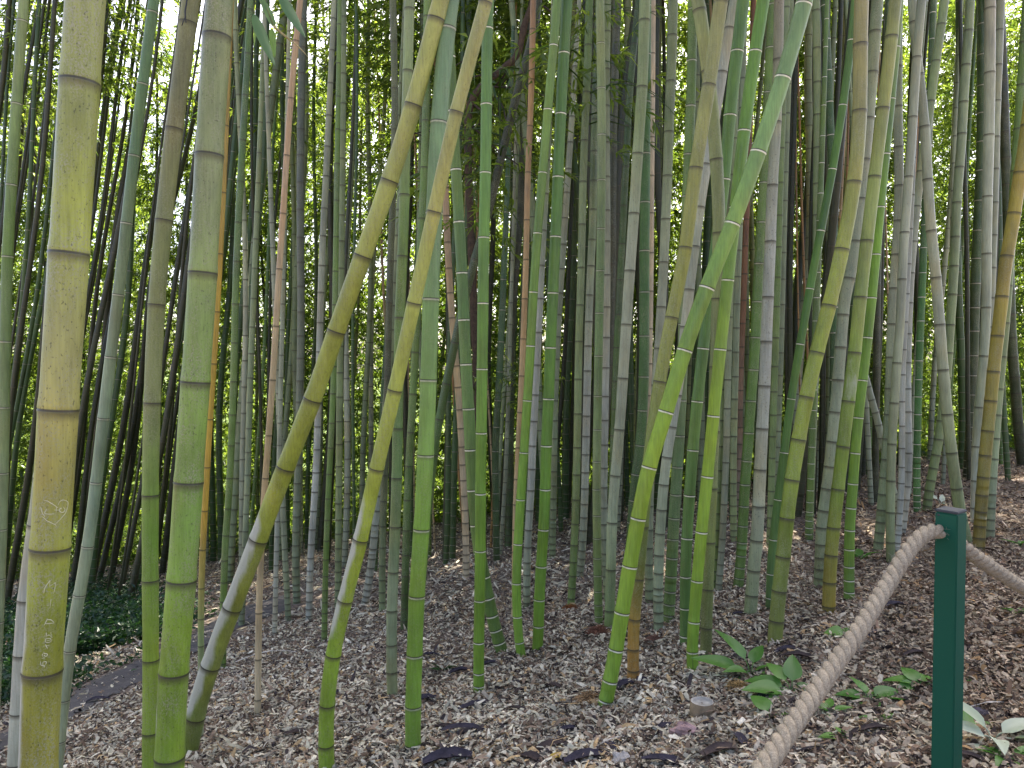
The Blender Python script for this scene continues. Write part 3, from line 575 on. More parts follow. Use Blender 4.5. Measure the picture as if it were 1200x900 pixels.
culm('thin bluish culm between two greens right of the speckled grey culm', [(925, 60), (921, 180), (917, 333), (915, 420), (912, 500), (908, 610)], 7, [BLU, BLU, GGR], 'd', kn=.8)
culm('reddish-brown dead culm left of the medium green culm at centre right', [(880, 100), (877, 190), (875, 250), (873, 300), (871, 367), (868, 433), (867, 500), (866, 560), (864, 600)], 7, [(.3, .25, .22), RBR, RBR], 'd', kn=.9, lichen=.1)
culm('thin bluish-green culm left of the reddish-brown dead culm', [(868, 200), (866, 280), (863, 367), (862, 433), (860, 500), (859, 577), (860, 634)], 8, [SAGE, BLU, BLU], 'd', kn=.75)
culm('dark olive culm right of the deep green white-ringed pair', [(750, -10), (738, 100), (735, 167), (730, 267), (724, 380), (720, 480), (716, 600)], 8, [GRN, DGRN, DGRN], 'd', t=7.2)
culm('broad dark brown-green culm behind the central green culms', [(723, -10), (720, 100), (718, 167), (717, 283), (716, 400), (700, 640)], 10, [DOL, DOL, (.05, .06, .03)], 'd', t=7.6)
culm('dark olive culm left of the tan dead culm, against the bright gap', [(620, 60), (613, 167), (610, 250), (602, 333), (598, 400), (597, 500), (597, 600), (596, 640)], 10, [DGRN, DOL, DOL], 'd')
culm('dark olive culm leaning right behind the straight bright green culm', [(632, -15), (627, 33), (613, 83), (600, 133), (588, 180), (570, 260), (557, 300), (540, 370), (527, 430), (512, 505), (505, 560), (498, 640)], 10, [GRN, (.06, .12, .03), DOL, DOL], 'd', t=6.0, spray=[(560, 190, 1.4, .3), (575, 250, 1.1, 2.0)])
culm('thin dark green culm with faint rings in the gap left of the tan dead culm', [(588, 380), (585, 450), (580, 517), (581, 590), (582, 657)], 8, [DGRN, (.04, .1, .04)], 'm', spray=[(590, 470, .9, 1.)])
culm('bluish-grey thin culm just right of the deep green white-ringed culm', [(662, 260), (655, 360), (650, 467), (649, 560), (647, 654)], 8, [GGR, BLU, GREY], 'd', kn=.7)
# ---- left middle distance
culm('grey-green culm curving right toward its top, between thick sage and tan dead culms', [(337, -10), (328, 50), (317, 133), (310, 183), (303, 250), (297, 297), (293, 367), (287, 433), (282, 483), (277, 550), (272, 633), (268, 684)], 9, [GGR, BLU, (.15, .2, .13), (.10, .15, .07)], 'd', kn=.8)
culm('slender green culm left of the grey-green curving one', [(285, 160), (277, 300), (275, 400), (272, 500), (268, 590), (264, 630), (262, 700), (261, 783)], 8, [GRN, GRN, (.07, .14, .04)], 'd', kn=.8)
culm('blue-grey thin culm left of the tan dead culm', [(298, 330), (293, 450), (291, 533), (289, 593), (286, 660), (283, 733)], 7, [BLU, BLU, GGR], 'd', kn=.7)
culm('dark grey culm right of the tan dead culm, thicker than its neighbours', [(356, -10), (353, 100), (352, 200), (352, 290), (353, 350), (352, 433), (349, 567), (346, 640), (348, 707)], 9, [BLU, (.10, .12, .10), (.07, .09, .07)], 'd', kn=.7)
culm('pale grey culm emerging below the stout streaked leaning culm', [(380, 250), (376, 330), (373, 480), (369, 583), (364, 640), (362, 727)], 8, [LIL, LIL, GREY], 'd', kn=.7)
culm('green thin culm near the foot of the second leaning culm', [(393, 330), (391, 450), (387, 533), (382, 640), (380, 751)], 7, [GRN, GRN, GRN], 'd', kn=.7)
culm('slim grey culm just left of the pale grey one below the streaked leaning culm', [(330, 560), (332, 610), (334, 650), (338, 727)], 7, [BLU, GREY], 'd', kn=.6, H=5)
culm('slim pale culm right of the tan dead culm foot', [(328, 500), (326, 580), (324, 640), (322, 743)], 6, [LIL, GREY], 'd', kn=.6, H=5)
culm('sage thin culm left of the second leaning culm at mid height', [(402, 100), (400, 300), (398, 450), (397, 600), (396, 712)], 8, [GGR, SAGE, GGR], 'd', kn=.7)
culm('olive culm right of the stout streaked leaning culm near the top', [(460, -10), (462, 67), (463, 167), (458, 283), (455, 400), (452, 520), (448, 620), (448, 717)], 8, [GGR, DOL, (.09, .11, .05), (.09, .11, .05)], 'd')
culm('leaning grey culm behind the foot of the second leaning culm', [(452, 480), (447, 550), (441, 600), (435, 667), (427, 709)], 9, [LIL, BLU], 'd', kn=.6, H=5)
culm('pale grey culm tight against the right of the olive bending culm', [(850, 560), (852, 500), (853, 430), (856, 330)][::-1] + [(846, 640), (842, 692)], 8, [GREY, GREY, GGR], 'd', kn=.75)
culm('sage green culm right of the vivid lime culm foot', [(851, 330), (846, 440), (843, 540), (840, 620), (838, 690)], 10, [GRN, SAGE, GGR], 'd', kn=.8)
culm('small green culm with pale rings left of the waxed olive-lime culm foot', [(956, 380), (953, 460), (951, 540), (947, 634)], 8, [GRN, GRN, GRN], 'w', kn=.7)
culm('grey-green thin culm between tan dead culm and bright green white-ringed culm', [(597, 420), (594, 520), (590, 600), (586, 650)], 5, [GREY, GREY], 'd', kn=.7)

# ------------------------------------------------------------------ carvings on the thick culm
bvh = BVHTree.FromPolygons([Vector(v.co) + bigo for v in bigm.vertices], [tuple(p.vertices) for p in bigm.polygons])
def carve(name, strokes, label=None, tree=None, org=None, parent=None, mat=None, wd=.0013):
    A = Acc(); tree = tree or bvh; org = bigo if org is None else org; parent = parent or big
    for s in strokes:
        pts = []
        q = crom([(x, y, 0) for x, y in s], 3) if len(s) > 2 else np.array([(*s[0], 0), (*s[1], 0)])
        for x, y, _ in q:
            x += random.uniform(-.12, .12); y += random.uniform(-.12, .12)
            h = tree.ray_cast(Vector((0, 0, 0)), ray(x, y).normalized())[0]
            if h: pts.append(np.array(h - org))
        if len(pts) > 1:
            n = len(pts); rr = wd * (.55 + .6 * np.sin(np.linspace(.25, 2.9, n))) * random.uniform(.8, 1.15)
            A.add(*tube_np(np.array(pts), rr, 6))
    o = obj(name, A.mesh(name, mat or M_SCRATCH), parent)
    if label: o['label'] = label
for rt, me_, og, strokes, wd in ((s4, s4m, s4o, [[(221, -25), (219, 0), (217, 14), (218, 27)], [(217, 20), (213, 30)]], .0032), (s23, s23m, s23o, [[(812, 764), (812, 785)]], .0014)):
    tr_ = BVHTree.FromPolygons([Vector(v.co) + og for v in me_.vertices], [tuple(p.vertices) for p in me_.polygons])
    carve('crack', strokes, None, tr_, og, rt, M_BLACK, wd)
def z1(l): return [(36 + x / 15, 575 + y / 15) for x, y in l]
def z2(l): return [(30 + x / 15, 670 + y / 15) for x, y in l]
def z3(l): return [(30 + x / 12.85, 725 + y / 12.85) for x, y in l]
carve('carved_heart', [z1([(240, 170), (300, 185), (380, 235), (440, 275), (475, 300)]), z1([(180, 285), (190, 345), (205, 395), (235, 440), (250, 460)]),
      z1([(190, 455), (230, 475), (285, 530), (350, 560), (430, 600), (450, 630)]), z1([(480, 260), (500, 205), (560, 165), (640, 190), (655, 240), (635, 330), (600, 410), (520, 500), (430, 590)])])
carve('carved_initials', [z1([(280, 320), (262, 360), (245, 400), (330, 412), (412, 408)]), z1([(415, 340), (490, 342)]), z1([(452, 290), (450, 385)]),
      z1([(575, 290), (600, 340), (570, 380), (520, 375), (500, 340), (520, 315), (545, 305)]),
      z2([(320, 380), (335, 290), (400, 190), (430, 150)]), z2([(430, 150), (420, 260)]), z2([(420, 260), (520, 190)]), z2([(522, 185), (515, 290), (490, 380)]),
      z2([(447, 490), (425, 640)]), z2([(370, 590), (490, 585)]),
      z3([(330, 0), (305, 50), (278, 105)]), z3([(330, 15), (385, 22), (432, 65)]), z3([(432, 65), (360, 72), (300, 75)])])
carve('carved_characters', [z3([(310, 210), (322, 275)]), z3([(285, 262), (362, 250)]), z3([(380, 200), (386, 292)]), z3([(345, 235), (402, 285)]), z3([(300, 305), (302, 355), (378, 348), (372, 300), (305, 300)]), z3([(318, 328), (365, 325)]),
      z3([(265, 412), (357, 400)]), z3([(300, 390), (312, 420), (332, 450)]), z3([(250, 528), (256, 572)]), z3([(268, 518), (328, 535), (305, 570), (275, 545)]), z3([(240, 600), (290, 590)]),
      z3([(225, 645), (232, 700), (290, 708)]), z3([(250, 655), (310, 650), (300, 700)]), z3([(262, 672), (262, 740)]), z3([(280, 710), (285, 738)])])

# ------------------------------------------------------------------ broad single leaves
def leaf_surface(L, Wd, droop=.3, fold=.15, nx=9, tip=1.4, narrow=False):
    u = np.linspace(0, 1, nx); 
    wv = Wd / 2 * (np.sin(np.pi * u ** .62) ** (.8 if not narrow else .7)) * (1 - .15 * u); wv[0] = Wd * .03; wv[-1] = .0005
    P = []
    for i in range(nx):
        x = L * u[i] * (1 - .12 * droop * u[i]); z = -L * droop * u[i] ** 1.8
        for s in (-1, -.5, 0, .5, 1):
            P.append((x, s * wv[i], z + abs(s) * wv[i] * fold + random.uniform(-1, 1) * L * .004))
    P = np.array(P); i = np.arange(nx - 1)[:, None]; j = np.arange(4)[None]
    Fq = np.stack([i * 5 + j, i * 5 + j + 1, (i + 1) * 5 + j + 1, (i + 1) * 5 + j], -1).reshape(-1, 4)
    return P, Fq
def orient(P, yaw, pitch, roll=0):
    Mx = Matrix.Rotation(yaw, 3, 'Z') @ Matrix.Rotation(-pitch, 3, 'Y') @ Matrix.Rotation(roll, 3, 'X')
    return P @ np.array(Mx).T
# leafy twig hanging from the thick sage culm, top left
def pxd(a, t0, b, t1): return np.array(at(*b, t1)) - np.array(at(*a, t0))
br = np.array([at(256, -70, 2.98), at(285, -48, 2.8), at(305, -10, 2.62), at(321, 31, 2.55)]); A = Acc()
A.add(*tube_np(crom(br, 6) - np.array(s5o), np.linspace(.006, .0028, 19), 6), c=(.16, .19, .06))
A.add(*tube_np(crom([at(321, 31, 2.55), at(335, 43, 2.53), at(350, 55, 2.52), at(362, 68, 2.5)], 5) - np.array(s5o), np.linspace(.0042, .0008, 16), 6), c=(.34, .28, .12))
twig = obj('leafy_branch', A.mesh('leafy_branch', M_BARK), s5); twig['label'] = 'twig with large drooping leaves in front of the foliage'
def px_leaf(a, b, wpx, t0, t1, parent, org, mat=M_BIGLEAF, name='leaf', side=0.35):
    p0 = np.array(at(*a, t0)); p1 = np.array(at(*b, t1)); D = p1 - p0; L = np.linalg.norm(D); D /= L
    S = np.cross(D, [0, 1, 0]); S /= np.linalg.norm(S); Nn = np.cross(S, D); S2 = S * math.cos(side) + Nn * math.sin(side); N2 = np.cross(S2, D)
    P, Fq = leaf_surface(L, wpx / F * t0, .12, .2, 13, narrow=True)
    Q = P[:, :1] * D + P[:, 1:2] * S2 + P[:, 2:3] * N2 + p0 - np.array(org)
    me = mesh_np(name, Q, Fq, mat, True, attrs={'rnd': np.full(len(Q), random.random())}); return obj(name, me, parent)
px_leaf((297, 16), (324, 88), 13, 2.6, 2.5, twig, s5o); px_leaf((321, 30), (303, -12), 10, 2.55, 2.62, twig, s5o); px_leaf((328, -8), (360, 55), 13, 2.58, 2.48, twig, s5o)
px_leaf((318, 33), (322, 68), 8, 2.56, 2.6, twig, s5o); px_leaf((300, 20), (298, 55), 4, 2.62, 2.66, twig, s5o); px_leaf((322, 30), (312, 8), 7, 2.56, 2.66, twig, s5o); px_leaf((290, -25), (335, 6), 9, 2.7, 2.75, twig, s5o)

# ------------------------------------------------------------------ gnarled old tree in the middle distance
T0 = 8.3
P = crom([at(566, 655, T0), at(560, 500, T0), at(556, 380, T0), at(551, 250, T0), at(548, 160, T0), at(550, 128, T0), at(560, 106, T0), at(582, 86, T0), at(606, 64, T0), at(616, 25, T0), at(638, -30, T0), at(650, -120, T0)], 6)
P[:, 2] -= 0; root = empty('gnarled_tree', Vector(P[0])); A = Acc()
P[0, 2] = gz(P[0, 0], P[0, 1]) - .05
V, Fq = tube_np(P - np.array(root.location), np.linspace(.042, .034, len(P)) * (1 + .12 * np.sin(np.arange(len(P)) * 1.7)), 10); A.add(V, Fq, (.085, .058, .036))
obj('trunk', A.mesh('trunk', M_BARK), root)
for k in range(16):
    s = random.randint(22, len(P) - 6); p = P[s]; q = [p]; d = np.array([random.uniform(-1, 1), random.uniform(-.6, .6), random.uniform(-.9, .5)])
    for _ in range(5): d = d / np.linalg.norm(d) + np.array([random.uniform(-.5, .5), random.uniform(-.5, .5), random.uniform(-.6, .2)]); q.append(q[-1] + d / np.linalg.norm(d) * random.uniform(.12, .3))
    A = Acc(); A.add(*tube_np(crom(q, 4) - np.array(root.location), np.linspace(.012, .003, 21), 5), c=(.06, .045, .035)); obj('twig', A.mesh('twig', M_BARK), root)
tag(root, 'crooked reddish-brown tree limb bending among the culms, upper middle', 'tree')

# ------------------------------------------------------------------ culms too alike to tell apart, behind
def proto(cols, ringw, lean, dia=.07, Ht=13.0, lich=.4, kn=.9):
    z = np.linspace(-.05, Ht, 24); a = random.uniform(0, 6.28); bow = lean * (z / Ht) ** 2
    P = np.stack([np.cos(a) * bow + .03 * np.sin(z * 1.1 + a), np.sin(a) * bow + .03 * np.cos(z * .9 + a), z], -1)
    rb = dia / 2
    return culm_mesh(P, lambda s: rb * (1 - .45 * (s / Ht) ** 1.4), ringw, [(i / max(1, len(cols) - 1) * .7, c) for i, c in enumerate(cols)], 10, kn, None, None, lich)[0]
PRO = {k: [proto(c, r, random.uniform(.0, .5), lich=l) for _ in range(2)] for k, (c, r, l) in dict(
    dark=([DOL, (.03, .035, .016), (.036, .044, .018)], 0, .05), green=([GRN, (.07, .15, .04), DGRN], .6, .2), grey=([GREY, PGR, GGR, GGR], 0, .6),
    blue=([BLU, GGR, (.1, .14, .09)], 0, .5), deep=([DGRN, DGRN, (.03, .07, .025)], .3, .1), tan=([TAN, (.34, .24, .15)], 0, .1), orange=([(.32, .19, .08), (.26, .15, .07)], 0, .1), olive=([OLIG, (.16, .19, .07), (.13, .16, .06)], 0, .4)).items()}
nback = 0; SEEN = set()
LM = [(5, 'leftmost slim culm'), (70, 'thick carved culm'), (125, 'bluish curving culm'), (180, 'olive split culm'), (229, 'thick sage culm'), (320, 'tan dead culm'), (373, 'stout streaked leaning culm'), (463, 'second leaning culm'), (501, 'broad bluish-green culm'), (565, 'straight bright green culm'),
      (618, 'slender lime culm'), (645, 'deep green white-ringed culm'), (701, 'central green culm'), (730, 'pale leaning culm'), (790, 'bright lime leaning culm'), (840, 'vivid lime culm'), (896, 'thick speckled grey culm'), (950, 'stout bowed olive-lime culm'), (1005, 'waxed olive-lime culm'), (1052, 'tight grey cluster'), (1108, 'pale culm behind the post'), (1150, 'straight pale grey culm'), (1200, 'right edge')]
KW = dict(dark='dark', deep='deep green', green='green', grey='grey', blue='blue-grey', olive='olive', tan='tan', orange='orange-brown')
def near(x):
    q = min(LM, key=lambda e: abs(e[0] - x)); return ('just left of' if x < q[0] - 5 else 'just right of' if x > q[0] + 5 else 'right behind') + ' the ' + q[1]
def backculm(px, t, kinds, wpx, slope, label, group, crown=.4, top=None):
    global nback
    x = (px - 600) / F * t; b = Vector((x, t, gz(x, t) - .02))
    kd = random.choice(kinds); me = random.choice(PRO[kd]); s = wpx / F * t / .07
    lab0 = label
    label = ('stouter ' if wpx > 6.8 else 'slim ' if wpx > 3.9 else 'hair-thin ') + KW[kd] + ' ' + label + ', ' + near(px + slope * 230)
    lean = math.atan(slope + random.uniform(-.03, .03)); rx = random.gauss(0, .03)
    hasc = random.random() < crown
    hz = random.uniform(.85, 1.05)
    if hasc:
        label = label.replace(lab0, 'leafy ' + lab0)
        root = empty('bamboo_plant', b); root.rotation_euler = (rx, lean, 0)
        c = obj('culm', me, root); c.scale = (s, s, hz); c.rotation_euler.z = random.uniform(-.4, .4)
        zc = (.5 * t + 1.0 if px > 620 or random.random() < .35 else random.uniform(.12, .33) * t) - b.z + random.uniform(0, .6); cr = obj('leafy_crown', random.choice(CROWNS), root, (0, 0, min(zc, 10)))
        cr.rotation_euler.z = random.uniform(0, 6.28); q = random.uniform(.9, 1.4); cr.scale = (q, q, q * .95)
    else:
        root = obj('bamboo_culm', me, None, b); root.scale = (s, s, hz); root.rotation_euler = (rx, lean, random.uniform(-.4, .4))
    if label in SEEN and t > 11 and 'just' in label: label = label.replace(' back', ' far back', 1)
    SEEN.add(label)
    tag(root, label, 'bamboo culm', group); nback += 1
r_ = random
def spread(n, a, b): return [a + (b - a) * (i + r_.uniform(.1, .9)) / n for i in range(n)]
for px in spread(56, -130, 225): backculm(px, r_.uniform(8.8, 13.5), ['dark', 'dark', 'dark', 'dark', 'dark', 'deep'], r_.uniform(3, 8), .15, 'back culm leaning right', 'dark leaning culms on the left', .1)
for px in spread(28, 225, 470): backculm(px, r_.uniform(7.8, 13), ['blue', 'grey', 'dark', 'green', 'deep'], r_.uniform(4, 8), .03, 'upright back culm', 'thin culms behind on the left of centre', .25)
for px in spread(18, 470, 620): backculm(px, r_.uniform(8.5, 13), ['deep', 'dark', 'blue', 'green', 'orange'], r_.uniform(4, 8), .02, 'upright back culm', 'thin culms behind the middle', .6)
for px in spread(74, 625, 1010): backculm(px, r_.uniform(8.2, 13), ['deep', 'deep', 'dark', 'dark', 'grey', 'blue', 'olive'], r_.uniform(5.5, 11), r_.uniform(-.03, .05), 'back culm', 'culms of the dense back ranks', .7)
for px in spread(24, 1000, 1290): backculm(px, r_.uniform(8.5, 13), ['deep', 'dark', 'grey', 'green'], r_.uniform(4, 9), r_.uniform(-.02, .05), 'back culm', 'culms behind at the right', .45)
for px in spread(11, 440, 590): backculm(px, r_.uniform(9, 12.5), ['orange', 'tan'], r_.uniform(2, 4), r_.uniform(-.05, .05), 'dead cane behind', 'orange canes behind', 0)
for px in spread(14, 850, 1070): backculm(px, r_.uniform(9, 12.5), ['orange', 'tan'], r_.uniform(2, 4), r_.uniform(-.05, .05), 'dead cane behind', 'orange canes behind at right', 0)

# ------------------------------------------------------------------ sunlit bamboo plants beyond
def backplant(px, t, q, label, group):
    x = (px - 600) / F * t; b = Vector((x, t, gz(x, t) - .02)); root = empty('bamboo_plant', b)
    root.rotation_euler = (r_.gauss(0, .03), r_.gauss(.04, .05), r_.uniform(0, 6.28))
    c = obj('culm', r_.choice(PRO['dark'] + PRO['olive']), root); c.scale = (.9, .9, q)
    f = obj('leafy_crown', r_.choice(BACKS), root, (0, 0, .25)); f.scale = (q, q, q); tag(root, label + ', ' + near(px), 'bamboo plant', group)
for px in spread(22, -150, 620): backplant(px, r_.uniform(14, 16.5), r_.uniform(.95, 1.2), 'sunlit leafy bamboo beyond the grove', 'sunlit bamboo plants behind on the left')
for px in spread(23, 620, 1350): backplant(px, r_.uniform(14, 16.5), r_.uniform(.95, 1.2), 'sunlit leafy bamboo beyond the grove', 'sunlit bamboo plants behind on the right')
for px in spread(28, -150, 1350): backplant(px, r_.uniform(26, 33), r_.uniform(1.5, 1.85), 'farthest leafy bamboo through gaps', 'farthest bamboo plants')

# ------------------------------------------------------------------ low growth
def cover(name, N, region, Ls, mat, h):
    xy = region(N); x, y = xy; n = len(x)
    P = np.stack([x, y, ground(x, y) + rng.uniform(0, h, n) * rng.random(n)], -1)
    D = np.stack([rng.normal(0, 1, n), rng.normal(0, 1, n), rng.normal(.15, .5, n)], -1); D /= np.linalg.norm(D, axis=1)[:, None]
    V, Fq, rr = blades(P, D, rng.uniform(.6, 1.2, n) * Ls, rng.uniform(.4, .6, n) * Ls, rng.random(n))
    return tag(obj(name, mesh_np(name, V, Fq, mat, False, attrs={'rnd': rr})), kind='stuff')
FARP = crom([gp(*p) for p in far_e], 8)
def reg_left(N):
    i = rng.integers(0, min(40, len(FARP)), N); off = rng.random(N) ** 1.4 * 4.8 + .95; p = FARP[i]
    x = p[:, 0] - off * .55 + rng.normal(0, .25, N); y = p[:, 1] + off * .85 + rng.normal(0, .15, N)
    k = (vnoise(x, y, 3, 9) > -.35) & (y > 4); return x[k], y[k]
cover('ground_cover', 30000, reg_left, .065, M_COVER, .24)
def reg_far(N):
    t = rng.uniform(13.2, 30, N); return rng.uniform(-1, 1, N) * t, t
cover('grass', 60000, reg_far, .16, M_LEAF, .35)

def plant(px, py, leaves, label, mat=M_BROAD, group=None):
    o = gp(px, py); root = empty('leafy_plant', o)
    for (yaw, pitch, L, Wd) in leaves:
        L *= 1.3; Wd *= 1.45
        P, Fq = leaf_surface(L, Wd, random.uniform(.15, .5), .25); st = L * random.uniform(.25, .45)
        d = np.array([math.cos(yaw) * math.cos(pitch), math.sin(yaw) * math.cos(pitch), math.sin(pitch)])
        S = np.array([(0, 0, -.01), d * st * .5 + (0, 0, .01), d * st])
        Q = orient(P, yaw, pitch * .7, random.uniform(-.4, .4)) + S[-1]
        lf = obj('leaf', mesh_np('leaf', Q, Fq, mat, True, attrs={'rnd': np.full(len(Q), random.random())}), root)
        V, F2 = tube_np(crom(S, 4), .0022, 5); obj('leaf_stalk', mesh_np('leaf_stalk', V, F2, mat, True, attrs={'rnd': np.full(len(V), .8)}), lf)
    tag(root, label, 'plant', group)
def ro(n, L0, L1, p0=.3, p1=1.2, wr=.42, y0=0, y1=6.28):
    return [(y0 + (y1 - y0) * (i + random.random()) / n, random.uniform(p0, p1), random.uniform(L0, L1), random.uniform(L0, L1) * wr) for i in range(n)]
plant(880, 792, [(2.9, .45, .17, .06), (2.2, 1.1, .16, .055), (1.0, .9, .12, .05), (4.2, .2, .10, .07), (.3, .6, .11, .045), (3.6, .7, .10, .045), (5.6, .5, .09, .04)], 'green seedling with long upright leaves below the stout bowed culm')
plant(928, 812, [(2.6, .4, .13, .06), (3.3, .3, .14, .07), (4.0, .1, .13, .08), (1.2, .9, .12, .06), (.2, .3, .09, .06), (5.2, .1, .09, .06), (2.0, .8, .1, .05)], 'green broad-leaved seedling close against the left of the rope')
plant(903, 842, [(1.9, .8, .09, .055), (.0, .3, .09, .05), (5.6, .1, .07, .04), (3.9, .0, .05, .03)], 'small darker seedling between the rope and the cut stump')
plant(1018, 822, [(2.9, .5, .08, .05), (1.7, .7, .08, .05), (.3, .5, .11, .05), (-.3, .3, .11, .045), (4.4, .1, .08, .06), (5.2, .1, .08, .05), (3.6, .2, .06, .04), (1., .3, .07, .05)], 'spreading green seedling right of the rope, left of the post')
plant(1078, 806, [(2.7, .5, .09, .05), (1.8, .8, .08, .05), (.9, .6, .08, .05), (3.4, .3, .07, .05), (5.0, .2, .06, .04), (.0, .25, .19, .05)], 'green seedling growing half behind the green post')
plant(990, 868, [(3.0, .3, .055, .04), (.3, .3, .04, .03), (1.6, .6, .04, .03)], 'tiny green seedling nearest the bottom edge right of the rope')
plant(972, 838, ro(5, .035, .06, wr=.5), 'tiny yellow-green seedling just right of the rope, left of the spreading one')
plant(1035, 848, ro(3, .05, .07, wr=.5, p0=.1, p1=.5), 'small dark seedling below the spreading green seedling')
plant(993, 746, [(3.0, .5, .07, .07), (1.3, .7, .05, .04)], 'single round-leaved seedling left of the upper rope')
plant(1163, 872, [(2.5, 1.2, .14, .05), (3.0, .8, .11, .05), (4.4, .7, .10, .04), (.1, .8, .13, .045), (-.4, .5, .12, .045), (3.9, .1, .09, .05), (5.0, .2, .08, .045)], 'seedling with pale cream leaves, right of the post at the bottom right', M_PALE)
plant(1180, 892, ro(6, .05, .09, .1, .7, .4), 'green seedling under the cream-leaved one at the bottom right corner')
plant(1128, 862, [(.3, .2, .12, .05), (.9, .4, .1, .04), (5.8, .1, .1, .04)], 'pale green seedling touching the right side of the post near the bottom', M_BROAD)
plant(1010, 656, ro(6, .06, .1, .4, 1.2, .45), 'green seedling between the lime white-ringed culm and the tight grey cluster')
plant(1192, 720, ro(4, .04, .07, .3, 1., .5), 'small yellow-green seedling at the right edge under the rope')
plant(1103, 592, [(2.2, .9, .13, .045), (.9, 1.1, .1, .04), (.2, .4, .07, .04)], 'small plant with whitish leaves just above the post top', M_PALE)
plant(518, 788, ro(5, .05, .08, .5, 1.2, .4), 'small dark green seedling right of the broad bluish-green culm foot', M_COVER)
plant(1196, 640, ro(5, .05, .1, .4, 1.2, .4), 'green seedling at the right edge above the rope')

# ------------------------------------------------------------------ bits lying on the litter
def sheath(px, py, L, Wd, yaw, c, curl=1.2):
    o = gp(px, py); nx, ny = 14, 7; P = []
    for i in range(nx):
        u = i / (nx - 1); wv = Wd * (.35 + .65 * math.sin(math.pi * min(1, u * .9 + .12))) / 2; b = .25 * math.sin(u * 3.1 + px) * L * .15; lift = L * .10 * math.sin(math.pi * u) + .008
        for j in range(ny):
            a = (j / (ny - 1) - .5) * 2 * curl; rr = wv / max(.5, math.sin(min(curl, 1.57)))
            P.append((L * (u - .5), b + rr * math.sin(a) * (1 + .12 * random.uniform(-1, 1)), lift + rr * (1 - math.cos(a)) * .8 + random.uniform(-.002, .002)))
    P = orient(np.array(P), yaw, random.uniform(-.08, .12)); i = np.arange(nx - 1)[:, None]; j = np.arange(ny - 1)[None]
    Fq = np.stack([i * ny + j, i * ny + j + 1, (i + 1) * ny + j + 1, (i + 1) * ny + j], -1).reshape(-1, 4)
    ob = obj('culm_sheath', mesh_np('culm_sheath', P, Fq, M_BARK, True, cattrs={'col': np.tile(c, (len(P), 1))}), None, o)
    return ob
DK = (.04, .033, .045); DB = (.06, .042, .036)
sh = [(500, 822, .14, .05, .3), (556, 830, .20, .045, .5), (548, 860, .24, .05, 0), (590, 826, .13, .035, 1.5), (608, 836, .16, .03, 2.3), (530, 894, .24, .08, .15), (520, 856, .12, .03, 2.8), (540, 790, .15, .04, .4),
      (575, 780, .12, .035, .2), (735, 806, .12, .05, .4), (752, 800, .10, .05, 1.2), (716, 850, .14, .04, 1.6), (645, 878, .15, .05, .3), (690, 893, .20, .06, .2), (780, 898, .18, .05, 2.9), (610, 812, .08, .03, .7), (505, 770, .12, .035, .2),
      (650, 808, .12, .035, 2.7), (668, 858, .09, .035, .2), (716, 878, .10, .04, 1.7), (938, 775, .2, .05, 2.7), (925, 765, .14, .05, .0), (868, 722, .10, .035, .1), (1050, 712, .14, .05, .1), (900, 818, .12, .04, .6), (868, 870, .16, .035, 1.7),
      (1150, 842, .12, .06, .9), (1135, 895, .2, .025, 2.4), (1030, 745, .12, .03, .2), (455, 700, .1, .03, .5), (115, 822, .14, .04, .3), (330, 825, .14, .03, 2.2), (350, 862, .15, .04, .1), (395, 815, .1, .03, .6), (600, 770, .1, .03, 1.2), (850, 885, .2, .05, .4),
      (1075, 770, .14, .03, .2), (780, 855, .1, .035, .4), (622, 893, .12, .05, 2.6), (1022, 860, .18, .03, .0), (640, 728, .16, .035, .4), (465, 732, .2, .03, .3), (1180, 585, .1, .03, 0)]
for (px, py, L, Wd, yw) in sh:
    o = sheath(px, py, L, Wd, yw, DK if random.random() < .6 else DB, random.uniform(.7, 1.5))
    GL = [(822, 838, 'cut stump'), (802, 862, 'pinkish stone'), (655, 890, 'yellow fallen leaf'), (709, 826, 'bright lime leaning culm foot'), (742, 797, 'orange culm foot'), (561, 810, 'straight bright green culm foot'), (484, 890, 'broad bluish-green culm'), (611, 768, 'slender lime culm foot'), (908, 752, 'stout bowed culm foot'), (879, 720, 'speckled grey culm foot'), (302, 838, 'tan dead culm foot'), (382, 890, 'second leaning culm'), (1015, 820, 'spreading seedling'), (1112, 850, 'green post'), (1165, 875, 'cream-leaved seedling'), (120, 800, 'path'), (928, 812, 'broad-leaved seedling'), (630, 762, 'deep green culm foot'), (460, 815, 'pale green culm foot')]
    q_ = min(GL, key=lambda e: math.hypot(e[0] - px, (e[1] - py) * 1.5)); rel = 'left of' if px < q_[0] - 22 else 'right of' if px > q_[0] + 22 else 'below' if py > q_[1] else 'above'
    sz = 'large' if L > .18 else 'small' if L < .11 else 'narrow' if Wd < .036 else 'broad'
    tag(o, f'{sz} dark curled culm sheath on the litter, {rel} the {q_[2]}', 'culm sheath', 'dark sheaths fallen on the litter')
for (px, py, L, Wd, yw, lb) in [(778, 727, .16, .012, .6, 'pale straw strip lying right of the pale lilac culm foot'), (718, 872, .17, .008, .5, 'pale straight stick lying near the bottom centre'), (320, 773, .5, .014, .35, 'long pale strip lying in the sun right of the tan dead culm'), (405, 852, .22, .006, .2, 'thin pale stalk lying left of the broad bluish-green culm foot'), (1165, 830, .2, .008, .15, 'thin pale stick lying right of the post')]:
    tag(sheath(px, py, L, Wd, yw, (.55, .50, .42), .5), lb, 'stick')
